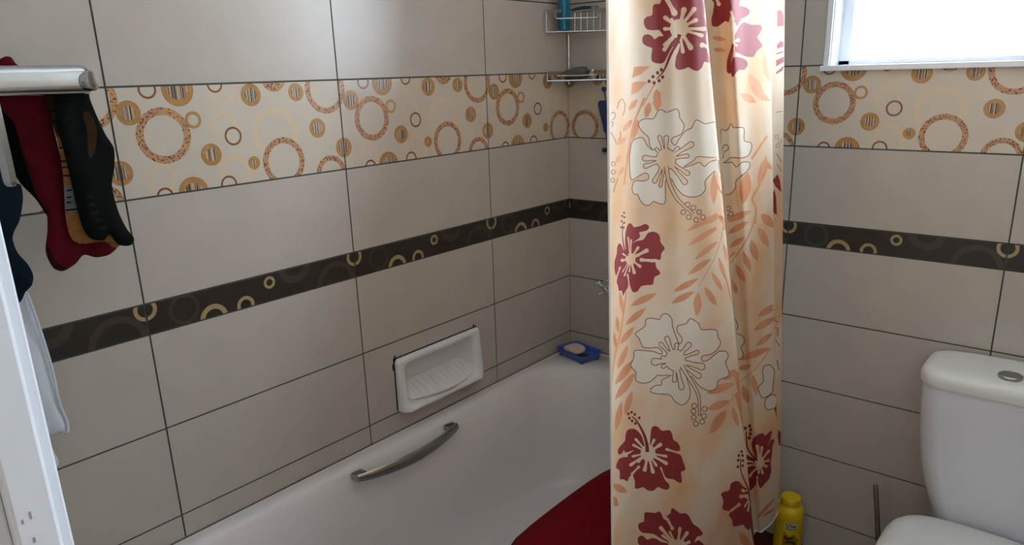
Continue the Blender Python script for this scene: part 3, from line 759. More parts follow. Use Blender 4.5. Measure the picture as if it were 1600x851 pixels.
T.flower([[(600, 640), (520, 600), (400, 540), (320, 490), (250, 478), (180, 470), (140, 430), (130, 385), (150, 355), (200, 335), (205, 240), (240, 228), (330, 235), (375, 218), (405, 240), (430, 300), (470, 330), (500, 380), (520, 350), (475, 290), (475, 270), (515, 240),
           (525, 190), (540, 178), (570, 195), (630, 240), (690, 238), (730, 265), (760, 320), (790, 370), (850, 410), (890, 460), (900, 490), (870, 510), (830, 520), (800, 585), (850, 560), (900, 600), (960, 660), (980, 760), (900, 850), (700, 900), (600, 860)],
          [(600, 640), (500, 600), (400, 580), (350, 545), (290, 535), (250, 555), (220, 540), (190, 510), (150, 510), (125, 540), (130, 600), (170, 640), (160, 760), (300, 850), (480, 880)]],
         (600, 640), (120, 90), [(385, 395, 46), (410, 495, 40), (500, 450, 30), (630, 402, 44), (725, 455, 46), (755, 575, 40), (420, 700, 40), (560, 800, 50), (760, 700, 40)], [((548, 440), (475, 300), 44)])
T = Trace(P1, 940, 320, 5.319)
T.flower([[(245, 320), (300, 298), (345, 290), (370, 255), (390, 230), (430, 222), (465, 235), (485, 265), (490, 310), (525, 360), (498, 400), (488, 455), (440, 448), (400, 460), (445, 475), (455, 520), (487, 560), (478, 580), (440, 600), (425, 660), (380, 665), (330, 675), (295, 720),
           (258, 722), (243, 690), (228, 645), (225, 650), (215, 690), (190, 730), (180, 755), (165, 710), (145, 715), (135, 670), (125, 640), (135, 580), (120, 592), (108, 540), (108, 470), (125, 410), (130, 350), (148, 318), (168, 340), (180, 370), (200, 390),
           (195, 290), (200, 220), (215, 170), (235, 150), (255, 165), (270, 185), (320, 175), (365, 158), (395, 180), (380, 210), (345, 220), (312, 230), (320, 265), (280, 300)]],
         (240, 450), (42, 48), [(220, 265, 15), (245, 285, 15), (310, 345, 24), (390, 370, 36), (318, 420, 12), (330, 518, 26), (275, 575, 28), (230, 560, 15), (188, 592, 14), (172, 560, 10), (158, 462, 26), (172, 402, 16)],
         [((315, 455), (435, 464), 34), ((216, 572), (232, 690), 16), ((156, 512), (128, 590), 18)],
         [(218, 425), (190, 370), (178, 300), (172, 230), (176, 145)], (13, 5), [(187, 65), (172, 92), (190, 102), (166, 135), (188, 148), (162, 185), (183, 188)], 8)
T = Trace(P1, 940, 0, 5.319)
T.flower([[(620, -150), (560, -165), (500, -135), (475, -65), (495, -10), (485, 30), (440, 35), (425, 60), (420, 125), (375, 140), (352, 165), (355, 210), (380, 245), (430, 252), (478, 250), (515, 300), (480, 300), (440, 325), (420, 300), (385, 285), (350, 295), (338, 325), (345, 360), (380, 385), (420, 400),
           (415, 450), (415, 500), (440, 522), (490, 528), (520, 515), (545, 470), (590, 390), (650, 360), (640, 420), (620, 470), (610, 540), (620, 570), (650, 580), (690, 572), (720, 558), (750, 575), (795, 590), (835, 560), (855, 512), (915, 508), (910, 200), (905, -40), (870, -90), (820, -150), (750, -175), (680, -150), (645, -105)]],
         (645, 238), (78, 80), [(690, 58, 48), (782, 60, 40), (800, 158, 38), (868, 240, 38), (850, 300, 34), (752, 415, 46), (678, 445, 34), (512, 425, 36), (512, 380, 22), (510, 240, 34), (515, 135, 40), (575, 150, 24)],
         [((618, 130), (530, -30), 54), ((815, 372), (920, 385), 46)],
         [(648, 285), (625, 360), (575, 450), (535, 550), (505, 605), (455, 655)], (32, 8), [(395, 675), (437, 688), (427, 637), (465, 605), (477, 670), (497, 580), (507, 640)], 14)
T = Trace(P2, 1080, 0, 5.319)
T.flower([[(375, 60), (440, 55), (480, 80), (485, 110), (450, 140), (415, 160), (390, 205), (372, 215)], [(372, 270), (400, 215), (440, 185), (500, 205), (570, 205), (590, 230), (575, 270), (550, 310), (580, 355), (592, 385), (550, 420), (520, 470), (490, 475), (440, 465), (390, 440), (365, 420), (360, 300)],
          [(345, 480), (420, 480), (460, 505), (470, 540), (440, 580), (400, 580), (370, 610), (345, 640), (330, 600)], [(295, 580), (300, 490), (330, 400), (350, 330), (355, 380), (335, 500), (330, 605), (305, 605)],
          [(240, -125), (160, -95), (130, -40), (165, -5), (190, 30), (180, 110), (165, 170), (175, 215), (215, 222), (250, 200), (285, 175), (310, 185), (330, 130), (370, 200), (385, 160), (405, -40), (340, -105)]],
         (340, 350), (0, 0), [(405, 328, 34), (385, 385, 24)], [((235, 50), (200, -40), 36), ((350, 170), (330, 90), 30)])
T = Trace(P1, 1110, 650, 4.73)
T.flower([[(285, 540), (245, 520), (215, 485), (185, 478), (150, 500), (140, 545), (95, 560), (77, 578), (90, 605), (95, 640), (88, 680), (110, 697), (145, 698), (185, 680), (215, 640), (150, 705), (138, 735), (160, 765), (168, 812), (215, 808), (240, 800), (265, 830), (290, 835), (312, 780), (318, 700), (305, 600)]],
         (302, 580), (0, 0), [(228, 542, 24), (212, 595, 30), (252, 672, 14), (276, 705, 16)], [((222, 645), (150, 700), 26)],
         [(285, 545), (250, 470), (225, 400), (222, 310)], (12, 7), [(230, 262), (210, 290), (238, 290), (205, 325), (240, 328), (203, 372), (238, 365)], 10)
T = Trace(P2, 1110, 650, 4.73)
T.flower([[(262, 285), (300, 300), (335, 315), (315, 260), (305, 210), (320, 160), (360, 130), (395, 128), (405, 145), (445, 105), (455, 125), (430, 200), (420, 225), (450, 170), (475, 180), (460, 220), (455, 280), (445, 340), (450, 400), (435, 460), (400, 500), (375, 530), (360, 520), (350, 480), (345, 450), (340, 500), (300, 545), (285, 530), (272, 450), (258, 400), (258, 340)]],
         (365, 342), (36, 42), [(345, 208, 28), (382, 220, 22), (438, 248, 20), (438, 325, 20), (422, 375, 22), (388, 428, 20), (355, 425, 18), (285, 450, 22), (265, 370, 18), (265, 330, 16)],
         [((345, 440), (345, 520), 16)], [(348, 325), (300, 280), (270, 220), (265, 110)], (15, 9), [(258, 88), (290, 72), (297, 100), (295, 130), (287, 160)], 12)

SH += [([(a, b+1.0) for a, b in p], m) for p, m in list(SH) if min(b for a, b in p) > 0.53 and max(b for a, b in p) < 0.93]   # the print repeats higher up
CUR = [cloth('curtain_peach', srgb(242, 222, 196), 0.72, 0.46, srgb(238, 190, 140), 5.5, 0.36, 0.6), cloth('curtain_cream_print', srgb(240, 226, 205), 0.72, 0.46), cloth('curtain_red_print', srgb(146, 52, 52), 0.72, 0.3),
       cloth('curtain_orange_print', srgb(230, 164, 120), 0.72, 0.4, srgb(222, 150, 106), 14), cloth('curtain_brown_line', srgb(122, 76, 60), 0.75, 0.25), cloth('curtain_dark_red_print', srgb(130, 46, 44), 0.72, 0.3), cloth('curtain_hem', srgb(242, 236, 226), 0.75, 0.3)]
root = empty('shower_curtain', (-0.55, ROD_Y, CZ0), 'peach shower curtain printed with dark red and outlined hibiscus flowers', 'curtain')
grid = []
SMAX = AL[-1]
ns, nz = 210, 74
for i in range(1, ns):
    for j in range(1, nz):
        grid.append((SMAX*i/ns, CZ0+(CZ1-CZ0)*(j+0.5*(i % 2))/nz))
for j in range(1, nz*2): grid.append((0.0, CZ0+(CZ1-CZ0)*j/nz/2)); grid.append((SMAX, CZ0+(CZ1-CZ0)*j/nz/2))
for i in range(1, ns*2): grid.append((SMAX*i/ns/2, CZ0)); grid.append((SMAX*i/ns/2, CZ1))
vs, tris, ms = cut_surface((0.0, SMAX, CZ0, CZ1), SH, grid)
O = np.array(root.location)
W = [cloth_pt(v[0], v[1]) for v in vs]
NRM = []
for v in vs:
    h = 2e-4; s0, s1 = max(v[0]-h, 0), min(v[0]+h, SMAX)
    a = cloth_pt(s1, v[1])-cloth_pt(s0, v[1]); b = cloth_pt(v[0], v[1]+h)-cloth_pt(v[0], v[1]-h)
    n = np.cross(a, b); NRM.append(tuple(n/(np.linalg.norm(n)+1e-12)))
me = bpy.data.meshes.new('cloth')
me.from_pydata([tuple(p-O) for p in W], [], tris)
flip = []
for p, m in zip(me.polygons, ms):
    p.material_index = m; p.use_smooth = True
    n = np.array(NRM[p.vertices[0]])
    if p.normal.dot(Vector(n)) < 0: flip.append(p.index)
if len(flip) > len(me.polygons)/2: me.flip_normals()
me.normals_split_custom_set_from_vertices(NRM)
link('cloth', me, CUR, root)
# stitched side hem and lower hem: narrow folded strips lying on the cloth
def hem(name, pts):
    bm = bmesh.new(); tube(bm, pts, 0.0022, 6); return part(name, bm, CUR[6], root)
hem('side_hem', [cloth_pt(0.0, CZ0+(CZ1-CZ0)*k/60) for k in range(61)])
hem('lower_hem', [cloth_pt(SMAX*k/260, CZ0) for k in range(261)])

# ------------------------------------------------------------------ towel rail on the left wall
def xz(u, v, y):
    p = on(u, v, 1, y); return p[0], p[2]
BY = -0.15
bx, bz = xz(150, 126, BY); bxl, _ = xz(-60, 126, BY)
btop = xz(60, 102, BY)[1]; bbot = xz(60, 150.5, BY)[1]; bh = (btop-bbot)/2; bzc = (btop+bbot)/2
railroot = empty('towel_rail', ((bx+bxl)/2, 0, bzc), 'polished chrome towel rail at top left with socks hanging from it', 'towel rail')
xe = xz(138, 126, BY)[0]
bm = bmesh.new()
ring = []
for x in (NEARX+0.02, xe-0.012, xe-0.003, xe):
    k = 1.0 if x < xe-0.01 else 0.96 if x < xe-0.001 else 0.80
    ring.append([(x, BY+0.013*math.sin(a)*k, bzc+bh*math.copysign(abs(math.cos(a))**0.55, math.cos(a))*k) for a in [2*PI*i/28 for i in range(28)]])
loft(bm, ring); part('bar', bm, CHROME, railroot, angle=50)
ky = BY-0.016; kx, kz = xz(146, 126, ky); kd = Vector((0.62, -0.78, 0.05)).normalized(); kc = Vector((kx, ky, kz))
bm = bmesh.new(); tube(bm, [kc+kd*t for t in (-0.032, -0.020, -0.014, -0.0135, -0.003, -0.0005, 0.0)], [0.004, 0.0065, 0.009, 0.0145, 0.0155, 0.0150, 0.0130], 24); part('end_knob', bm, CHROME, railroot, angle=40)
bm = bmesh.new(); tube(bm, [(NEARX+0.02, -0.075, bzc), (xe-0.015, -0.075, bzc)], 0.006, 12); part('rear_rod', bm, CHROME, railroot)
for x in (xe-0.012, NEARX+0.045):
    bm = bmesh.new(); tube(bm, [(x, 0.0, bzc), (x, -0.006, bzc)], 0.024, 20); tube(bm, [(x, -0.006, bzc), (x, BY+0.010, bzc)], 0.009, 14); part('wall_bracket', bm, CHROME, railroot)
ay = -0.185
ax0, az0 = xz(5, 152, ay); ax1, az1 = xz(19, 291, ay); aw = abs(xz(29, 285, ay)[0]-xz(7, 285, ay)[0])/2
bm = bmesh.new()
rings = []
for t in (0, 0.02, 0.5, 0.93, 0.975, 1.0):
    z = bzc-bh*0.4+(az1-(bzc-bh*0.4))*t; k = 1.0 if t < 0.95 else 0.9 if t < 0.99 else 0.55
    rings.append([(ax1-aw*k, ay+0.004, z), (ax1-aw*k*0.3, ay-0.007, z), (ax1+aw*k*0.8, ay-0.002, z), (ax1+aw*k, ay+0.003, z), (ax1+aw*k*0.7, ay+0.010, z), (ax1-aw*k*0.7, ay+0.010, z)])
loft(bm, rings); box(bm, ax1-0.008, ax1+0.008, ay-0.001, BY-0.008, bzc-bh*0.5, bzc-bh*0.2, 0.002)
o = part('hanging_arm', bm, CHROME, railroot, angle=25); o['label'] = 'flat chrome arm hanging down from the rail'

def pillow(polys_px, y, th, step=0.008, edge=0.018, shapes=(), wob=0.0025, seed=0, ysl=0.0, smooth_px=True):
    """soft flat cloth body: traced outline at its own distance, with real thickness front and back"""
    pl = [xz(u, v, y) for u, v in (spline(polys_px, 4) if smooth_px else polys_px)]
    sh = [([xz(u, v, y) for u, v in (spline(p, 3) if len(p) > 4 else p)], m) for p, m in shapes]
    x0, x1 = min(p[0] for p in pl), max(p[0] for p in pl); z0, z1 = min(p[1] for p in pl), max(p[1] for p in pl)
    P = np.array(pl)
    def dist(x, z):
        a = P; b = np.roll(P, -1, 0); d = b-a; t = np.clip(((np.array([x, z])-a)*d).sum(1)/((d*d).sum(1)+1e-12), 0, 1)
        return math.sqrt((((a+d*t[:, None])-np.array([x, z]))**2).sum(1).min())
    ex = []
    for i in range(int((x1-x0)/step)+1):
        for j in range(int((z1-z0)/step)+1):
            q = (x0+step*(i+0.5*(j % 2)), z0+step*j)
            if inside(pl, *q) and dist(*q) > step*0.3: ex.append(q)
    V = [(pl, 99)]+[(p, m+100) for p, m in sh]
    vs, tris, ms = cut_surface((x0-0.01, x1+0.01, z0-0.01, z1+0.01), V, ex)
    bm = bmesh.new(); fr = {}; bk = {}
    rnd = random.Random(seed); ph = [rnd.uniform(0, 6) for _ in range(4)]
    def h(x, z):
        d = dist(x, z); k = min(d/edge, 1); return th*math.sqrt(max(0, 1-(1-k)**2))
    use = [(t, m) for t, m in zip(tris, ms) if m >= 99 and inside(pl, sum(vs[i][0] for i in t)/3, sum(vs[i][1] for i in t)/3)]
    for t, m in use:
        for i in t:
            if i in fr: continue
            x, z = vs[i]; hh = h(x, z); wv = wob*(math.sin(x*70+z*25+ph[0])+0.6*math.sin(x*130-z*40+ph[1]))*min(1, hh/th)
            yy = y+ysl*(z-z1)
            fr[i] = bm.verts.new((x, yy-hh-wv, z))
            bk[i] = fr[i] if hh < 1e-5 else bm.verts.new((x, yy+hh-wv*0.3, z))
    for t, m in use:
        mi = 0 if m == 99 else m-100
        for d in (fr, bk):
            q = [d[i] for i in t]
            if len(set(q)) == 3:
                try: f = bm.faces.new(q); f.material_index = mi
                except ValueError: pass
    bmesh.ops.recalc_face_normals(bm, faces=bm.faces)
    return bm
def knit(name, c, v=0.25, scale=60, c2=None):
    return mat(name, c, 0.95, spec=0.15, var=v, scale=scale, bump=0.6, bscale=500, sheen=0.0, col2=c2)
BURG = knit('burgundy_knit', srgb(92, 14, 28)); BURGD = knit('dark_burgundy_knit', srgb(52, 17, 22)); BLACKK = knit('black_green_knit', srgb(10, 18, 16)); NAVYK = knit('navy_knit', srgb(12, 28, 38))
OCHRE = knit('ochre_knit', srgb(158, 108, 62)); OCHD = knit('dim_ochre_knit', srgb(60, 44, 24)); GREYK = knit('grey_knit', srgb(120, 122, 128)); TICK = knit('black_tick', srgb(20, 20, 22)); DGREY = knit('dark_grey_knit', srgb(30, 36, 35))
G = 'socks drying on the towel rail'
def sock(name, px, y, th, mats, label, shapes=(), seed=0, **k):
    p = xz(*px[0], y); root = empty(name, (p[0], y, p[1]), label, 'sock', G)
    bm = pillow(px, y, th, shapes=shapes, seed=seed, **k); part('knit', bm, mats, root, angle=180)
    return root
sock('sock', [(2, 112), (40, 112), (66, 150), (76, 250), (80, 345), (72, 335), (55, 310), (30, 284), (14, 250), (4, 190)], -0.062, 0.006, [BLACKK, DGREY], 'black sock hanging behind the burgundy sock on the towel rail', seed=1)
sock('sock', [(-30, 112), (0, 92), (10, 88), (18, 90), (30, 103), (70, 112), (77, 152), (84, 200), (97, 255), (104, 310), (108, 345), (125, 368), (150, 366), (174, 373), (183, 386), (170, 398), (150, 402), (131, 398), (118, 412), (100, 423), (85, 420), (75, 405), (71, 388), (74, 360), (72, 330), (55, 300), (35, 240), (20, 190), (-20, 150)],
     -0.094, 0.008, [BURG, BURGD], 'burgundy sock on the towel rail, its heel hanging lowest', shapes=[([(73, 385), (76, 404), (86, 420), (100, 423), (108, 420), (95, 415), (84, 405), (78, 393)], 1)], seed=2)
ticks = [([(100, 292), (116, 288), (120, 312), (125, 326), (102, 329)], 2)]
for v in (296, 307, 315): ticks.append(([(103, v), (109, v-1), (109, v+1.6), (103, v+2.6)], 3))
ticks.append(([(102, 327), (125, 324), (125, 326.5), (102, 329.5)], 3))
for v in (172, 190, 212, 231, 252, 262, 275): ticks.append(([(70, v), (130, v-3), (130, v-1), (70, v+2)], 3))
sock('sock', [(70, 112), (128, 112), (140, 200), (150, 300), (170, 352), (187, 374), (186, 385), (176, 386), (166, 378), (150, 378), (128, 381), (113, 374), (105, 355), (101, 320), (99, 280), (93, 235), (83, 195), (72, 150)],
     -0.1125, 0.006, [OCHRE, OCHD, GREYK, TICK], 'ochre and grey patterned sock squeezed between burgundy and black socks', shapes=[([(70, 110), (132, 110), (132, 205), (70, 212)], 1)]+ticks, seed=3)
bl = [([(127, 178), (136, 175), (148, 200), (147, 232), (140, 246), (135, 240), (134, 205)], 1)]
for i, (u, v) in enumerate([(134, 318), (140, 330), (146, 342), (152, 354), (131, 305)]): bl.append(([(u, v), (u+11, v-2), (u+11, v+2.5), (u, v+4)], 2))
sock('sock', [(84, 112), (132, 112), (140, 152), (150, 178), (165, 210), (178, 231), (179, 260), (175, 290), (185, 330), (198, 357), (209, 371), (208, 380), (200, 384), (185, 382), (172, 366), (163, 375), (150, 375), (138, 370), (127, 350), (117, 310), (108, 270), (98, 230), (88, 190)],
     -0.129, 0.0075, [BLACKK, OCHD, DGREY], 'black sock at the right end of the towel rail, toe pointing right', shapes=bl, seed=4)
sock('sock', [(-75, 112), (-35, 112), (-10, 200), (5, 280), (18, 287), (32, 288), (36, 310), (31, 343), (22, 362), (20, 375), (28, 395), (44, 413), (52, 430), (50, 445), (40, 456), (33, 470), (20, 479), (6, 474), (-10, 440), (-30, 380), (-50, 300), (-70, 200)],
     -0.135, 0.008, [NAVYK], 'dark navy sock at far left beside the white door frame', seed=5)
TOWEL = mat('white_towelling', srgb(214, 222, 232), 0.95, spec=0.1, var=0.05, scale=30, bump=0.5, bscale=420, sheen=0.2)
tw = empty('towel', (xz(-20, 125, -0.11)[0], -0.11, xz(-20, 125, -0.11)[1]), 'white towel hanging under the navy sock beside the door frame', 'towel')
bm = pillow([(-130, 112), (-85, 112), (-40, 240), (0, 380), (28, 450), (42, 455), (60, 510), (80, 575), (92, 630), (104, 658), (106, 672), (102, 678), (92, 677), (72, 684), (0, 700), (-60, 700)], -0.112, 0.006, edge=0.02, wob=0.003, seed=6)
part('front_fold', bm, TOWEL, tw, angle=180)
bm = pillow([(-120, 380), (0, 400), (40, 560), (62, 660), (77, 692), (93, 722), (86, 733), (70, 738), (0, 750), (-80, 750)], -0.088, 0.006, edge=0.02, wob=0.003, seed=7)
part('rear_fold', bm, TOWEL, tw, angle=180)
bm = bmesh.new(); tube(bm, [(*a[:1], -0.119, a[1]) for a in [xz(u, v, -0.115) for u, v in spline([(41, 457), (60, 510), (80, 575), (92, 630), (104, 658), (105, 674)], 4, False)]], 0.0022, 6); part('stitched_edge', bm, TOWEL, tw)

# ------------------------------------------------------------------ corner caddy
cad = empty('corner_caddy', (-0.06, -0.06, 1.34), 'two-tier chrome wire corner shelf above the bathtub', 'shower caddy')
A1, B1, C1 = (-0.125, -0.012), (-0.012, -0.150), (-0.012, -0.012)
def tier(z0, z1):
    bm = bmesh.new(); r = 0.0016
    def line(*p): tube(bm, p, r, 6)
    line((*A1, z0), (*C1, z0)); line((*C1, z0), (*B1, z0)); tube(bm, [(*A1, z0), (*B1, z0)], 0.0026, 8); line((*A1, z1), (*C1, z1)); line((*C1, z1), (*B1, z1))
    line((*A1, z0), (*A1, z1)); line((*B1, z0), (*B1, z1)); line((*C1, z0), (*C1, z1))
    for k in range(1, 8):
        t = k/8; p = (A1[0]+(C1[0]-A1[0])*t, A1[1]); q = (A1[0]+(B1[0]-A1[0])*t, A1[1]+(B1[1]-A1[1])*t); line((*p, z0), (*q, z0))
    for k in range(1, 6):
        t = k/6; line((C1[0], C1[1]+(B1[1]-C1[1])*t, z0), (C1[0], C1[1]+(B1[1]-C1[1])*t, z1))
    part('wire_basket', bm, CHROME, cad)
    bm = bmesh.new()   # dropped front wire and the flat clasps that carry it
    f = lambda t, z: (A1[0]+(B1[0]-A1[0])*t-0.004, A1[1]+(B1[1]-A1[1])*t-0.004, z)
    zd = z1-(z1-z0)*0.36
    tube(bm, [f(0.14, z1), f(0.145, zd+0.004), f(0.17, zd), f(0.83, zd), f(0.855, zd+0.004), f(0.86, z1)], 0.0016, 6); part('front_wire', bm, CHROME, cad)
    for a, b in ((0.0, 0.24), (0.80, 1.0)):
        bm = bmesh.new(); p, q = Vector(f(a, z1)), Vector(f(b, z1)); n = Vector((-0.78, -0.62, 0))*0.003
        loft(bm, [[c+n+Vector((0, 0, 0.005)), c-n+Vector((0, 0, 0.005)), c-n-Vector((0, 0, 0.005)), c+n-Vector((0, 0, 0.005))] for c in (p, q)]); part('clasp', bm, STEEL, cad, smooth=False)
tier(1.483, 1.541); tier(1.343, 1.366)
bm = bmesh.new(); tube(bm, [(-0.0075, -0.0075, 1.330), (-0.0075, -0.0075, 1.62)], 0.004, 10); part('corner_post', bm, CHROME, cad)
BLUEB = mat('turquoise_plastic', srgb(12, 112, 142), 0.3, var=0.1, scale=25)
bb = empty('shampoo_bottle', (-0.072, -0.040, 1.4855), 'turquoise bottle standing in the upper basket of the corner shelf', 'bottle')
bm = bmesh.new(); cx, cy, zb = -0.0725, -0.0385, 1.4858
loft(bm, [rrect(cx-a, cx+a, cy-b, cy+b, min(a, b)*0.75, zb+z, 5) for a, b, z in ((0.014, 0.011, 0), (0.0185, 0.0145, 0.004), (0.019, 0.015, 0.05), (0.019, 0.015, 0.12), (0.017, 0.013, 0.135), (0.009, 0.008, 0.145), (0.008, 0.0075, 0.150))]); part('body', bm, BLUEB, bb)
bm = bmesh.new(); lathe(bm, [(0.0095, zb+0.1502), (0.010, zb+0.152), (0.010, zb+0.170), (0.008, zb+0.173)], cx, cy, 18); part('cap', bm, mat('pale_cap', srgb(200, 215, 220), 0.4), bb)
DKG = mat('dark_green_plastic', srgb(52, 66, 66), 0.5, var=0.2, scale=60)
rz = empty('razor', (-0.03, -0.09, 1.548), 'dark razor lying across the rim of the upper basket', 'razor')
bm = bmesh.new(); tube(bm, [(-0.022, -0.030, 1.5475), (-0.034, -0.06, 1.5495), (-0.045, -0.09, 1.5495), (-0.034, -0.118, 1.549)], [0.003, 0.0045, 0.005, 0.004], 10, flat=0.7); part('handle', bm, DKG, rz)
bm = bmesh.new(); box(bm, -0.048, -0.022, -0.130, -0.117, 1.5445, 1.5535, 0.002); part('head', bm, DULLCHROME, rz)
sp = empty('sponge', (-0.05, -0.06, 1.345), 'grey wedge-shaped sponge on the lower tier of the corner shelf', 'sponge')
bm = bmesh.new(); box(bm, -0.066, -0.018, -0.090, -0.026, 1.3452, 1.384, 0.009, seg=3)
for v in bm.verts: v.co.z += (v.co.y+0.088)*-0.18*(1 if v.co.z > 1.355 else 0)
part('foam', bm, mat('grey_foam', srgb(96, 98, 98), 0.95, var=0.2, scale=120, bump=0.8, bscale=300), sp)
gj = empty('small_jar', (-0.028, -0.112, 1.345), 'small clear jar beside the grey sponge on the lower tier', 'jar')
bm = bmesh.new(); lathe(bm, [(0.010, 1.3452), (0.0115, 1.347), (0.0115, 1.363), (0.0105, 1.3645)], -0.028, -0.110, 20); part('body', bm, mat('cloudy_clear_plastic', srgb(170, 168, 172), 0.15, spec=0.7, var=0.2, scale=80), gj)
bm = bmesh.new(); lathe(bm, [(0.0118, 1.3648), (0.012, 1.366), (0.012, 1.373), (0.011, 1.3745)], -0.028, -0.110, 20); part('lid', bm, DULLCHROME, gj)

# ------------------------------------------------------------------ soap tray on the tub corner, soap
BLUEP = mat('blue_plastic', srgb(66, 100, 190), 0.35, var=0.08, scale=30)
tr = empty('soap_tray', (-0.073, -0.088, RIM), 'blue plastic soap tray on the far corner of the bathtub rim', 'soap tray', rotz=0)
ca, sa = math.cos(math.radians(-14)), math.sin(math.radians(-14))
def trp(x, y, z): return (-0.073+x*ca-y*sa, -0.088+x*sa+y*ca, RIM+z)
def trring(a, b, r, z): return [trp(*p) for p in rrect(-a, a, -b, b, r, z, 5)]
bm = bmesh.new()
loft(bm, [trring(0.040, 0.060, 0.010, 0.008), trring(0.046, 0.068, 0.012, 0.026), trring(0.048, 0.070, 0.012, 0.027), trring(0.047, 0.069, 0.012, 0.0285), trring(0.043, 0.065, 0.011, 0.027), trring(0.039, 0.060, 0.010, 0.013), trring(0.03, 0.05, 0.008, 0.012)], cap0=True, cap1=True)
part('dish', bm, BLUEP, tr, angle=45)
for sx in (-1, 1):
    for sy in (-1, 1):
        bm = bmesh.new(); tube(bm, [trp(sx*0.034, sy*0.052, 0.0), trp(sx*0.036, sy*0.055, 0.010)], 0.0045, 8); part('foot', bm, BLUEP, tr)
bm = bmesh.new(); loft(bm, [[trp(-0.004+x, -0.030+y, z) for x, y, z in [(0.026*s*math.cos(2*PI*k/20), 0.022*s*math.sin(2*PI*k/20), zz) for k in range(20)]] for s, zz in ((0.95, 0.0125), (1.0, 0.0135), (0.9, 0.0145))])
o = part('drain_pad', bm, mat('navy_rubber', srgb(16, 24, 52), 0.6, var=0.2, scale=80), tr); o['label'] = 'dark navy drain pad in the tray'
so = empty('soap_bar', trp(0.0, 0.026, 0.0125), 'pale cream bar of soap lying in the blue tray', 'soap')
def soapring(k, z): return [trp(0.0+(0.027*k)*math.copysign(abs(math.cos(a))**0.5, math.cos(a))*(1-0.12*math.cos(2*a+PI)), 0.024+(0.036*k)*math.copysign(abs(math.sin(a))**0.5, math.sin(a)), z+0.0018*math.cos(2*a)) for a in [2*PI*i/32 for i in range(32)]]
bm = bmesh.new(); loft(bm, [soapring(0.85, 0.0145), soapring(0.97, 0.017), soapring(1.0, 0.021), soapring(0.98, 0.026), soapring(0.88, 0.030), soapring(0.55, 0.0315), soapring(0.2, 0.032)]); part('bar', bm, mat('cream_soap', srgb(222, 200, 184), 0.5, var=0.05, scale=40), so, angle=80)

# ------------------------------------------------------------------ fittings on the back wall, half behind the curtain
tap = empty('bath_tap', (0, -0.20, 0.70), 'chrome cross handle tap on the back wall at the curtain edge', 'tap')
bm = bmesh.new(); tube(bm, [(0, -0.19, 0.700), (-0.007, -0.19, 0.700)], 0.026, 20); tube(bm, [(-0.007, -0.19, 0.700), (-0.050, -0.19, 0.700)], [0.016, 0.012], 14); part('wall_flange', bm, CHROME, tap, angle=50)
bm = bmesh.new(); tube(bm, [(-0.04, -0.19, 0.700), (-0.04, -0.33, 0.700)], 0.014, 14); tube(bm, [(-0.04, -0.26, 0.700), (-0.13, -0.26, 0.692), (-0.145, -0.26, 0.672)], [0.012, 0.011, 0.010], 14); part('body_and_spout', bm, CHROME, tap, angle=50)
for c in ((-0.058, -0.172, 0.704),):
    bm = bmesh.new(); tube(bm, [(-0.04, -0.185, 0.700), (c[0]-0.004, c[1], c[2])], 0.008, 12)
    for k in range(4):
        a = math.radians(28+90*k); dy, dz = math.cos(a), math.sin(a)
        e = Vector((c[0], c[1]+dy*0.020, c[2]+dz*0.024))
        tube(bm, [c, e], 0.0042, 8)
        tube(bm, [e+Vector((0, 0.0055*math.cos(t), 0.0055*math.sin(t))) for t in [2*PI*i/12 for i in range(13)]], 0.0028, 6)
    part('cross_handle', bm, CHROME, tap, angle=50)
NAVY = mat('navy_plastic', srgb(38, 54, 104), 0.4, var=0.1, scale=30)
br = empty('bath_brush', (-0.02, -0.155, 1.27), 'navy blue brush hanging on the back wall beside the curtain', 'brush')
bm = bmesh.new()
def brp(u, v): return on(u, v, 0, -0.022)
a = [brp(934, 163), brp(951, 158), brp(951, 204), brp(944, 207), (0, 0, 0)]
hs = []
for t, (l, r, v) in enumerate([(937, 955, 157), (934.5, 956, 160), (934.5, 957, 165), (938, 957, 180), (942, 956, 196), (944, 955, 205), (946, 953, 208)]):
    p, q = brp(l, v), brp(r, v); c = (p+q)/2; hw = abs(p[1]-q[1])/2; th = 0.009 if t not in (0, 6) else 0.006
    hs.append([(c[0]+th*math.sin(2*PI*k/16), c[1]+hw*math.cos(2*PI*k/16), c[2]) for k in range(16)])
loft(bm, hs); part('handle', bm, NAVY, br, angle=60)
bm = bmesh.new(); p, q = brp(948, 207), brp(950, 232); tube(bm, [p, q], 0.004, 8); part('neck', bm, NAVY, br)
bm = bmesh.new(); p = on(948, 139, 0, 0); tube(bm, [p, p+np.array([-0.016, 0, 0]), p+np.array([-0.018, 0, 0])], [0.006, 0.006, 0.008], 12); tube(bm, [p+np.array([-0.016, 0, 0]), brp(947, 160)], 0.0022, 8); part('hook', bm, NAVY, br)
sc2 = empty('wall_clip', on(947, 234, 0, 0), 'small dark clip on the back wall below the navy brush', 'clip')
bm = bmesh.new(); p = on(946.5, 234, 0, 0); box(bm, -0.014, 0.0, p[1]-0.008, p[1]+0.006, p[2]-0.006, p[2]+0.006, 0.002); part('block', bm, DARKGAP, sc2)

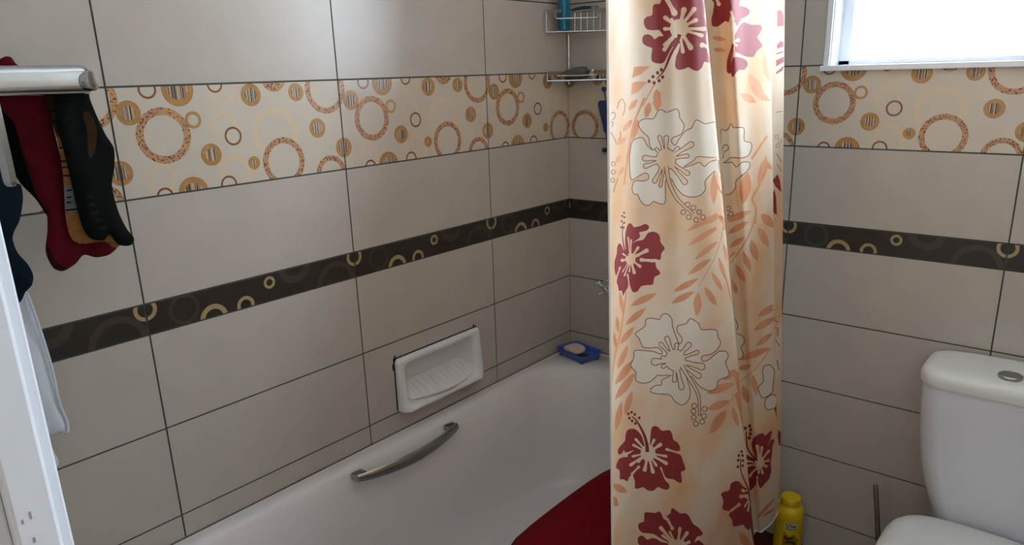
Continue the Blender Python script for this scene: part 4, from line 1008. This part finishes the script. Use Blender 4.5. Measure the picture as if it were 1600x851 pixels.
# ------------------------------------------------------------------ dark red mat over the near rim of the bathtub
REDMAT = mat('dark_red_plush', srgb(118, 8, 20), 0.85, spec=0.12, var=0.25, scale=40, bump=0.4, bscale=500, sheen=0.0)
MATEDGE = mat('mat_binding', srgb(40, 22, 24), 0.9, var=0.2, scale=80)
mt = empty('bath_mat', (-0.84, -0.70, RIM), 'dark red oval bath mat draped over the near edge of the bathtub', 'bath mat')
mxc, mhw = -0.825, 0.335
prof = [(-0.545, 0.437), (-0.565, 0.455), (-0.59, 0.466), (-0.63, 0.4715), (-0.68, 0.472), (-0.715, 0.471), (-0.735, 0.464), (-0.746, 0.445), (-0.7500, 0.41), (-0.7515, 0.35), (-0.7520, 0.28), (-0.7520, 0.20), (-0.752, 0.13)]
pl = [0.0]
for i in range(1, len(prof)): pl.append(pl[-1]+math.hypot(prof[i][0]-prof[i-1][0], prof[i][1]-prof[i-1][1]))
def matpt(x, d): return (x, float(np.interp(d, pl, [p[0] for p in prof])), float(np.interp(d, pl, [p[1] for p in prof])))
bm = bmesh.new(); NX, ND = 72, 48; top = []; bot = []; LEN = pl[-1]
for i in range(NX+1):
    xx = -1+2*i/NX; xx = math.sin(xx*PI/2); x = mxc+mhw*xx
    r = 0.24*(1-math.sqrt(max(0, 1-xx*xx))); d0_, d1_ = r, LEN-r; a = []; b = []
    for j in range(ND+1):
        d = d0_+(d1_-d0_)*j/ND; p = Vector(matpt(x, d)); q = Vector(matpt(x, d+0.004)); t = (q-p); n = Vector((0, t.z, -t.y)).normalized()
        if n.dot(Vector((0, -1, 1))) < 0: n = -n
        e = min(j, ND-j)/3; e2 = min(i, NX-i)/4; k = math.sqrt(max(0, 1-(1-min(1, e, e2))**2)); th = 0.010*k
        a.append(bm.verts.new(p+n*(th*0.6))); b.append(bm.verts.new(p-n*(th*0.8)))
    top.append(a); bot.append(b)
for i in range(NX):
    for j in range(ND):
        bm.faces.new((top[i][j], top[i+1][j], top[i+1][j+1], top[i][j+1])); bm.faces.new((bot[i][j], bot[i][j+1], bot[i+1][j+1], bot[i+1][j]))
bmesh.ops.remove_doubles(bm, verts=bm.verts, dist=1e-5); bmesh.ops.recalc_face_normals(bm, faces=bm.faces)
part('pile', bm, REDMAT, mt, angle=180)
edge = []
for i in range(NX*2+1):
    xx = math.sin((-1+2*(i if i <= NX else 2*NX-i)/NX)*PI/2); r = 0.24*(1-math.sqrt(max(0, 1-xx*xx))); edge.append(matpt(mxc+mhw*xx, r if i <= NX else LEN-r))
bm = bmesh.new(); tube(bm, edge[:-1], 0.0028, 6); part('binding', bm, MATEDGE, mt)

# ------------------------------------------------------------------ yellow bottle on the floor
YEL = mat('yellow_plastic', srgb(226, 192, 16), 0.4, var=0.06, scale=25)
yb = empty('cleaner_bottle', (-0.050, -0.812, 0), 'yellow plastic cleaner bottle on the floor beside the curtain', 'bottle')
bx_, by_ = -0.050, -0.812
bm = bmesh.new(); lathe(bm, [(0.034, 0.0), (0.0385, 0.004), (0.039, 0.02), (0.039, 0.118), (0.040, 0.122), (0.0405, 0.132), (0.039, 0.142), (0.035, 0.149), (0.028, 0.154), (0.0265, 0.158)], bx_, by_, 36); part('body', bm, YEL, yb, angle=50)
bm = bmesh.new(); lathe(bm, [(0.0275, 0.1582), (0.0285, 0.160), (0.0285, 0.176), (0.026, 0.181), (0.020, 0.1825), (0.006, 0.1822)], bx_, by_, 32); part('cap', bm, YEL, yb, angle=50)
LBLK = mat('label_black', srgb(40, 40, 36), 0.5, var=0.1, scale=60); LWHT = mat('label_white', srgb(196, 196, 176), 0.5, var=0.06, scale=60); LRED = mat('label_olive', srgb(150, 118, 14), 0.5, var=0.1, scale=60)
# printed label: a pale slanted flash with black brush lettering
bm = bmesh.new(); lab_r = 0.0393; face = math.atan2(CAM[1]-by_, CAM[0]-bx_)-math.radians(-16)
def onb(a, z, r): th = face+a/0.039; return (bx_+r*math.cos(th), by_+r*math.sin(th), z)
def decal(poly, mi, r):
    xs = [p[0] for p in poly]; zs = [p[1] for p in poly]
    ex = [(min(xs)+(max(xs)-min(xs))*i/10, min(zs)+(max(zs)-min(zs))*j/4) for i in range(1, 10) for j in range(1, 4)]
    vs, tris, ms = cut_surface((min(xs)-.001, max(xs)+.001, min(zs)-.001, max(zs)+.001), [(poly, 5)], ex)
    d = {}
    for t, m in zip(tris, ms):
        if m != 5: continue
        for i in t: d.setdefault(i, None)
    for i in d: d[i] = bm.verts.new(onb(vs[i][0], vs[i][1], r))
    for t, m in zip(tris, ms):
        if m == 5: f = bm.faces.new([d[i] for i in t]); f.material_index = mi
decal([(-0.022, 0.092), (-0.016, 0.118), (0.006, 0.116), (0.018, 0.106), (0.012, 0.094), (-0.004, 0.088)], 1, lab_r)
decal([(-0.026, 0.030), (-0.022, 0.084), (0.006, 0.080), (0.020, 0.060), (0.022, 0.030)], 2, lab_r)
for st, wd in (([(-0.016, 0.114), (-0.014, 0.106), (-0.011, 0.101), (-0.008, 0.107), (-0.006, 0.113)], 0.0022), ([(-0.004, 0.110), (-0.003, 0.103), (-0.001, 0.101), (0.001, 0.108)], 0.0020),
               ([(0.002, 0.108), (0.003, 0.101), (0.005, 0.107), (0.007, 0.101), (0.009, 0.106), (0.011, 0.101)], 0.0018), ([(-0.018, 0.098), (-0.002, 0.094), (0.012, 0.098)], 0.0022),
               ([(-0.020, 0.070), (-0.010, 0.062), (0.004, 0.068)], 0.006), ([(-0.016, 0.050), (0.000, 0.054), (0.012, 0.046)], 0.006)):
    decal(stroke(spline(st, 3, False), wd), 0, lab_r+0.0003)
bmesh.ops.recalc_face_normals(bm, faces=bm.faces)
part('label', bm, [LBLK, LWHT, LRED], yb)

# ------------------------------------------------------------------ toilet
TYC = -1.287
wc = empty('toilet', (-0.36, TYC, 0), 'white close-coupled toilet against the back wall under the window', 'toilet')
def dring(xb, xf, hw, z, rb, rf, bulge=0.0, n=8):
    """plan section: flat against the wall, rounded and slightly bowed at the front"""
    out = rrect(xf, xb, TYC-hw, TYC+hw, [rb, rf, rf, rb], z, n)
    return [(x-bulge*max(0, 1-((y-TYC)/hw)**2)*((xb-x)/(xb-xf)), y, zz) for x, y, zz in out]
bm = bmesh.new()
prof2 = [(0.240, 0.100, -0.150), (0.300, 0.112, -0.158), (0.335, 0.120, -0.162), (0.36, 0.131, -0.163), (0.40, 0.144, -0.165), (0.45, 0.155, -0.166), (0.52, 0.165, -0.167), (0.60, 0.171, -0.168), (0.645, 0.1725, -0.168), (0.652, 0.1715, -0.167)]
loft(bm, [dring(-0.012, xf, hw, z, 0.012, 0.05, 0.014) for z, hw, xf in prof2]); part('cistern', bm, TOILETC, wc, angle=60)
bm = bmesh.new()
loft(bm, [dring(-0.010, xf, hw, z, rb, rf, 0.015) for z, hw, xf, rb, rf in ((0.6525, 0.1725, -0.168, 0.014, 0.05), (0.654, 0.1765, -0.172, 0.02, 0.052), (0.668, 0.1785, -0.174, 0.025, 0.054), (0.680, 0.176, -0.171, 0.028, 0.054), (0.688, 0.169, -0.163, 0.03, 0.05), (0.692, 0.155, -0.148, 0.03, 0.045), (0.6945, 0.12, -0.12, 0.03, 0.04), (0.6955, 0.06, -0.09, 0.02, 0.03))])
lid = part('cistern_lid', bm, SEATP, wc, angle=60)
bc = on(1579, 587.5, 2, 0.697)
bm = bmesh.new(); lathe(bm, [(0.024, bc[2]-0.004), (0.024, bc[2]+0.002), (0.022, bc[2]+0.0042), (0.017, bc[2]+0.0045), (0.0165, bc[2]+0.003), (0.004, bc[2]+0.0035)], bc[0], bc[1], 28)
box(bm, bc[0]-0.0165, bc[0]+0.0165, bc[1]-0.0007, bc[1]+0.0007, bc[2]+0.002, bc[2]+0.0042); o = sub('flush_button', bm, DULLCHROME, lid, wc, angle=40); o['label'] = 'round chrome flush button'
def oval(x0, x1, hw, z, sq=2.3, n=48, xm=None):
    xm = xm if xm is not None else x0-0.16; out = []
    for k in range(n):
        a = 2*PI*k/n; c, s = math.cos(a), math.sin(a)
        L = (x0-xm) if c > 0 else (xm-x1); e = 2/sq if c <= 0 else 2/4.2
        out.append((xm+L*math.copysign(abs(c)**e, c), TYC+hw*math.copysign(abs(s)**(2/2.3 if c <= 0 else 2/3.4), s), z))
    return out
bm = bmesh.new()
loft(bm, [oval(-0.06, -0.46, 0.105, 0.0, xm=-0.26), oval(-0.065, -0.455, 0.10, 0.03, xm=-0.26), oval(-0.08, -0.47, 0.105, 0.13, xm=-0.27), oval(-0.10, -0.56, 0.145, 0.22, xm=-0.32), oval(-0.13, -0.615, 0.168, 0.275, xm=-0.35), oval(-0.15, -0.63, 0.174, 0.300, xm=-0.36), oval(-0.155, -0.625, 0.170, 0.306, xm=-0.36)])
part('bowl', bm, TOILETC, wc, angle=60)
bm = bmesh.new(); loft(bm, [oval(-0.185, -0.630, 0.173, 0.3065, xm=-0.37), oval(-0.183, -0.634, 0.176, 0.310, xm=-0.37), oval(-0.183, -0.634, 0.176, 0.318, xm=-0.37), oval(-0.186, -0.630, 0.172, 0.3215, xm=-0.37)]); part('seat', bm, SEATP, wc, angle=60)
bm = bmesh.new(); loft(bm, [oval(-0.186, -0.632, 0.174, 0.322, xm=-0.37), oval(-0.184, -0.638, 0.179, 0.326, xm=-0.37), oval(-0.184, -0.638, 0.179, 0.332, xm=-0.37), oval(-0.190, -0.630, 0.172, 0.339, xm=-0.37), oval(-0.20, -0.60, 0.15, 0.343, xm=-0.37), oval(-0.24, -0.52, 0.09, 0.3455, xm=-0.37)]); part('lid', bm, SEATP, wc, angle=60)
for s in (-1, 1):
    bm = bmesh.new(); tube(bm, [(-0.187, TYC+s*0.075-0.016, 0.322), (-0.187, TYC+s*0.075+0.016, 0.322)], 0.009, 14); part('hinge', bm, SEATP, wc)

# ------------------------------------------------------------------ toilet brush
rt = on(1368, 757, 0, -0.10); rb_ = on(1373, 851, 0, -0.10); dv = (rb_-rt)/(rt[2]-rb_[2])
tb = empty('toilet_brush', (float((rt+dv*rt[2])[0]), float((rt+dv*rt[2])[1]), 0), 'steel toilet brush handle standing between bottle and toilet', 'toilet brush')
base = rt+dv*(rt[2]-0.012)
bm = bmesh.new(); tube(bm, [rt, rt+dv*0.004, rt+dv*(rt[2]-0.10)], [0.0052, 0.0062, 0.0062], 14); part('handle', bm, DULLCHROME, tb, angle=50)
cxy = rt+dv*(rt[2]-0.06)
bm = bmesh.new(); lathe(bm, [(0.038, 0.0), (0.040, 0.004), (0.040, 0.110), (0.039, 0.112), (0.037, 0.110), (0.037, 0.012), (0.01, 0.010)], cxy[0], cxy[1], 28); part('holder', bm, DULLCHROME, tb, angle=40)
bm = bmesh.new(); lathe(bm, [(0.006, 0.098), (0.026, 0.092), (0.030, 0.075), (0.030, 0.035), (0.022, 0.020)], cxy[0], cxy[1], 20); part('bristle_head', bm, mat('white_bristles', srgb(220, 220, 215), 0.9, var=0.3, scale=200), tb)
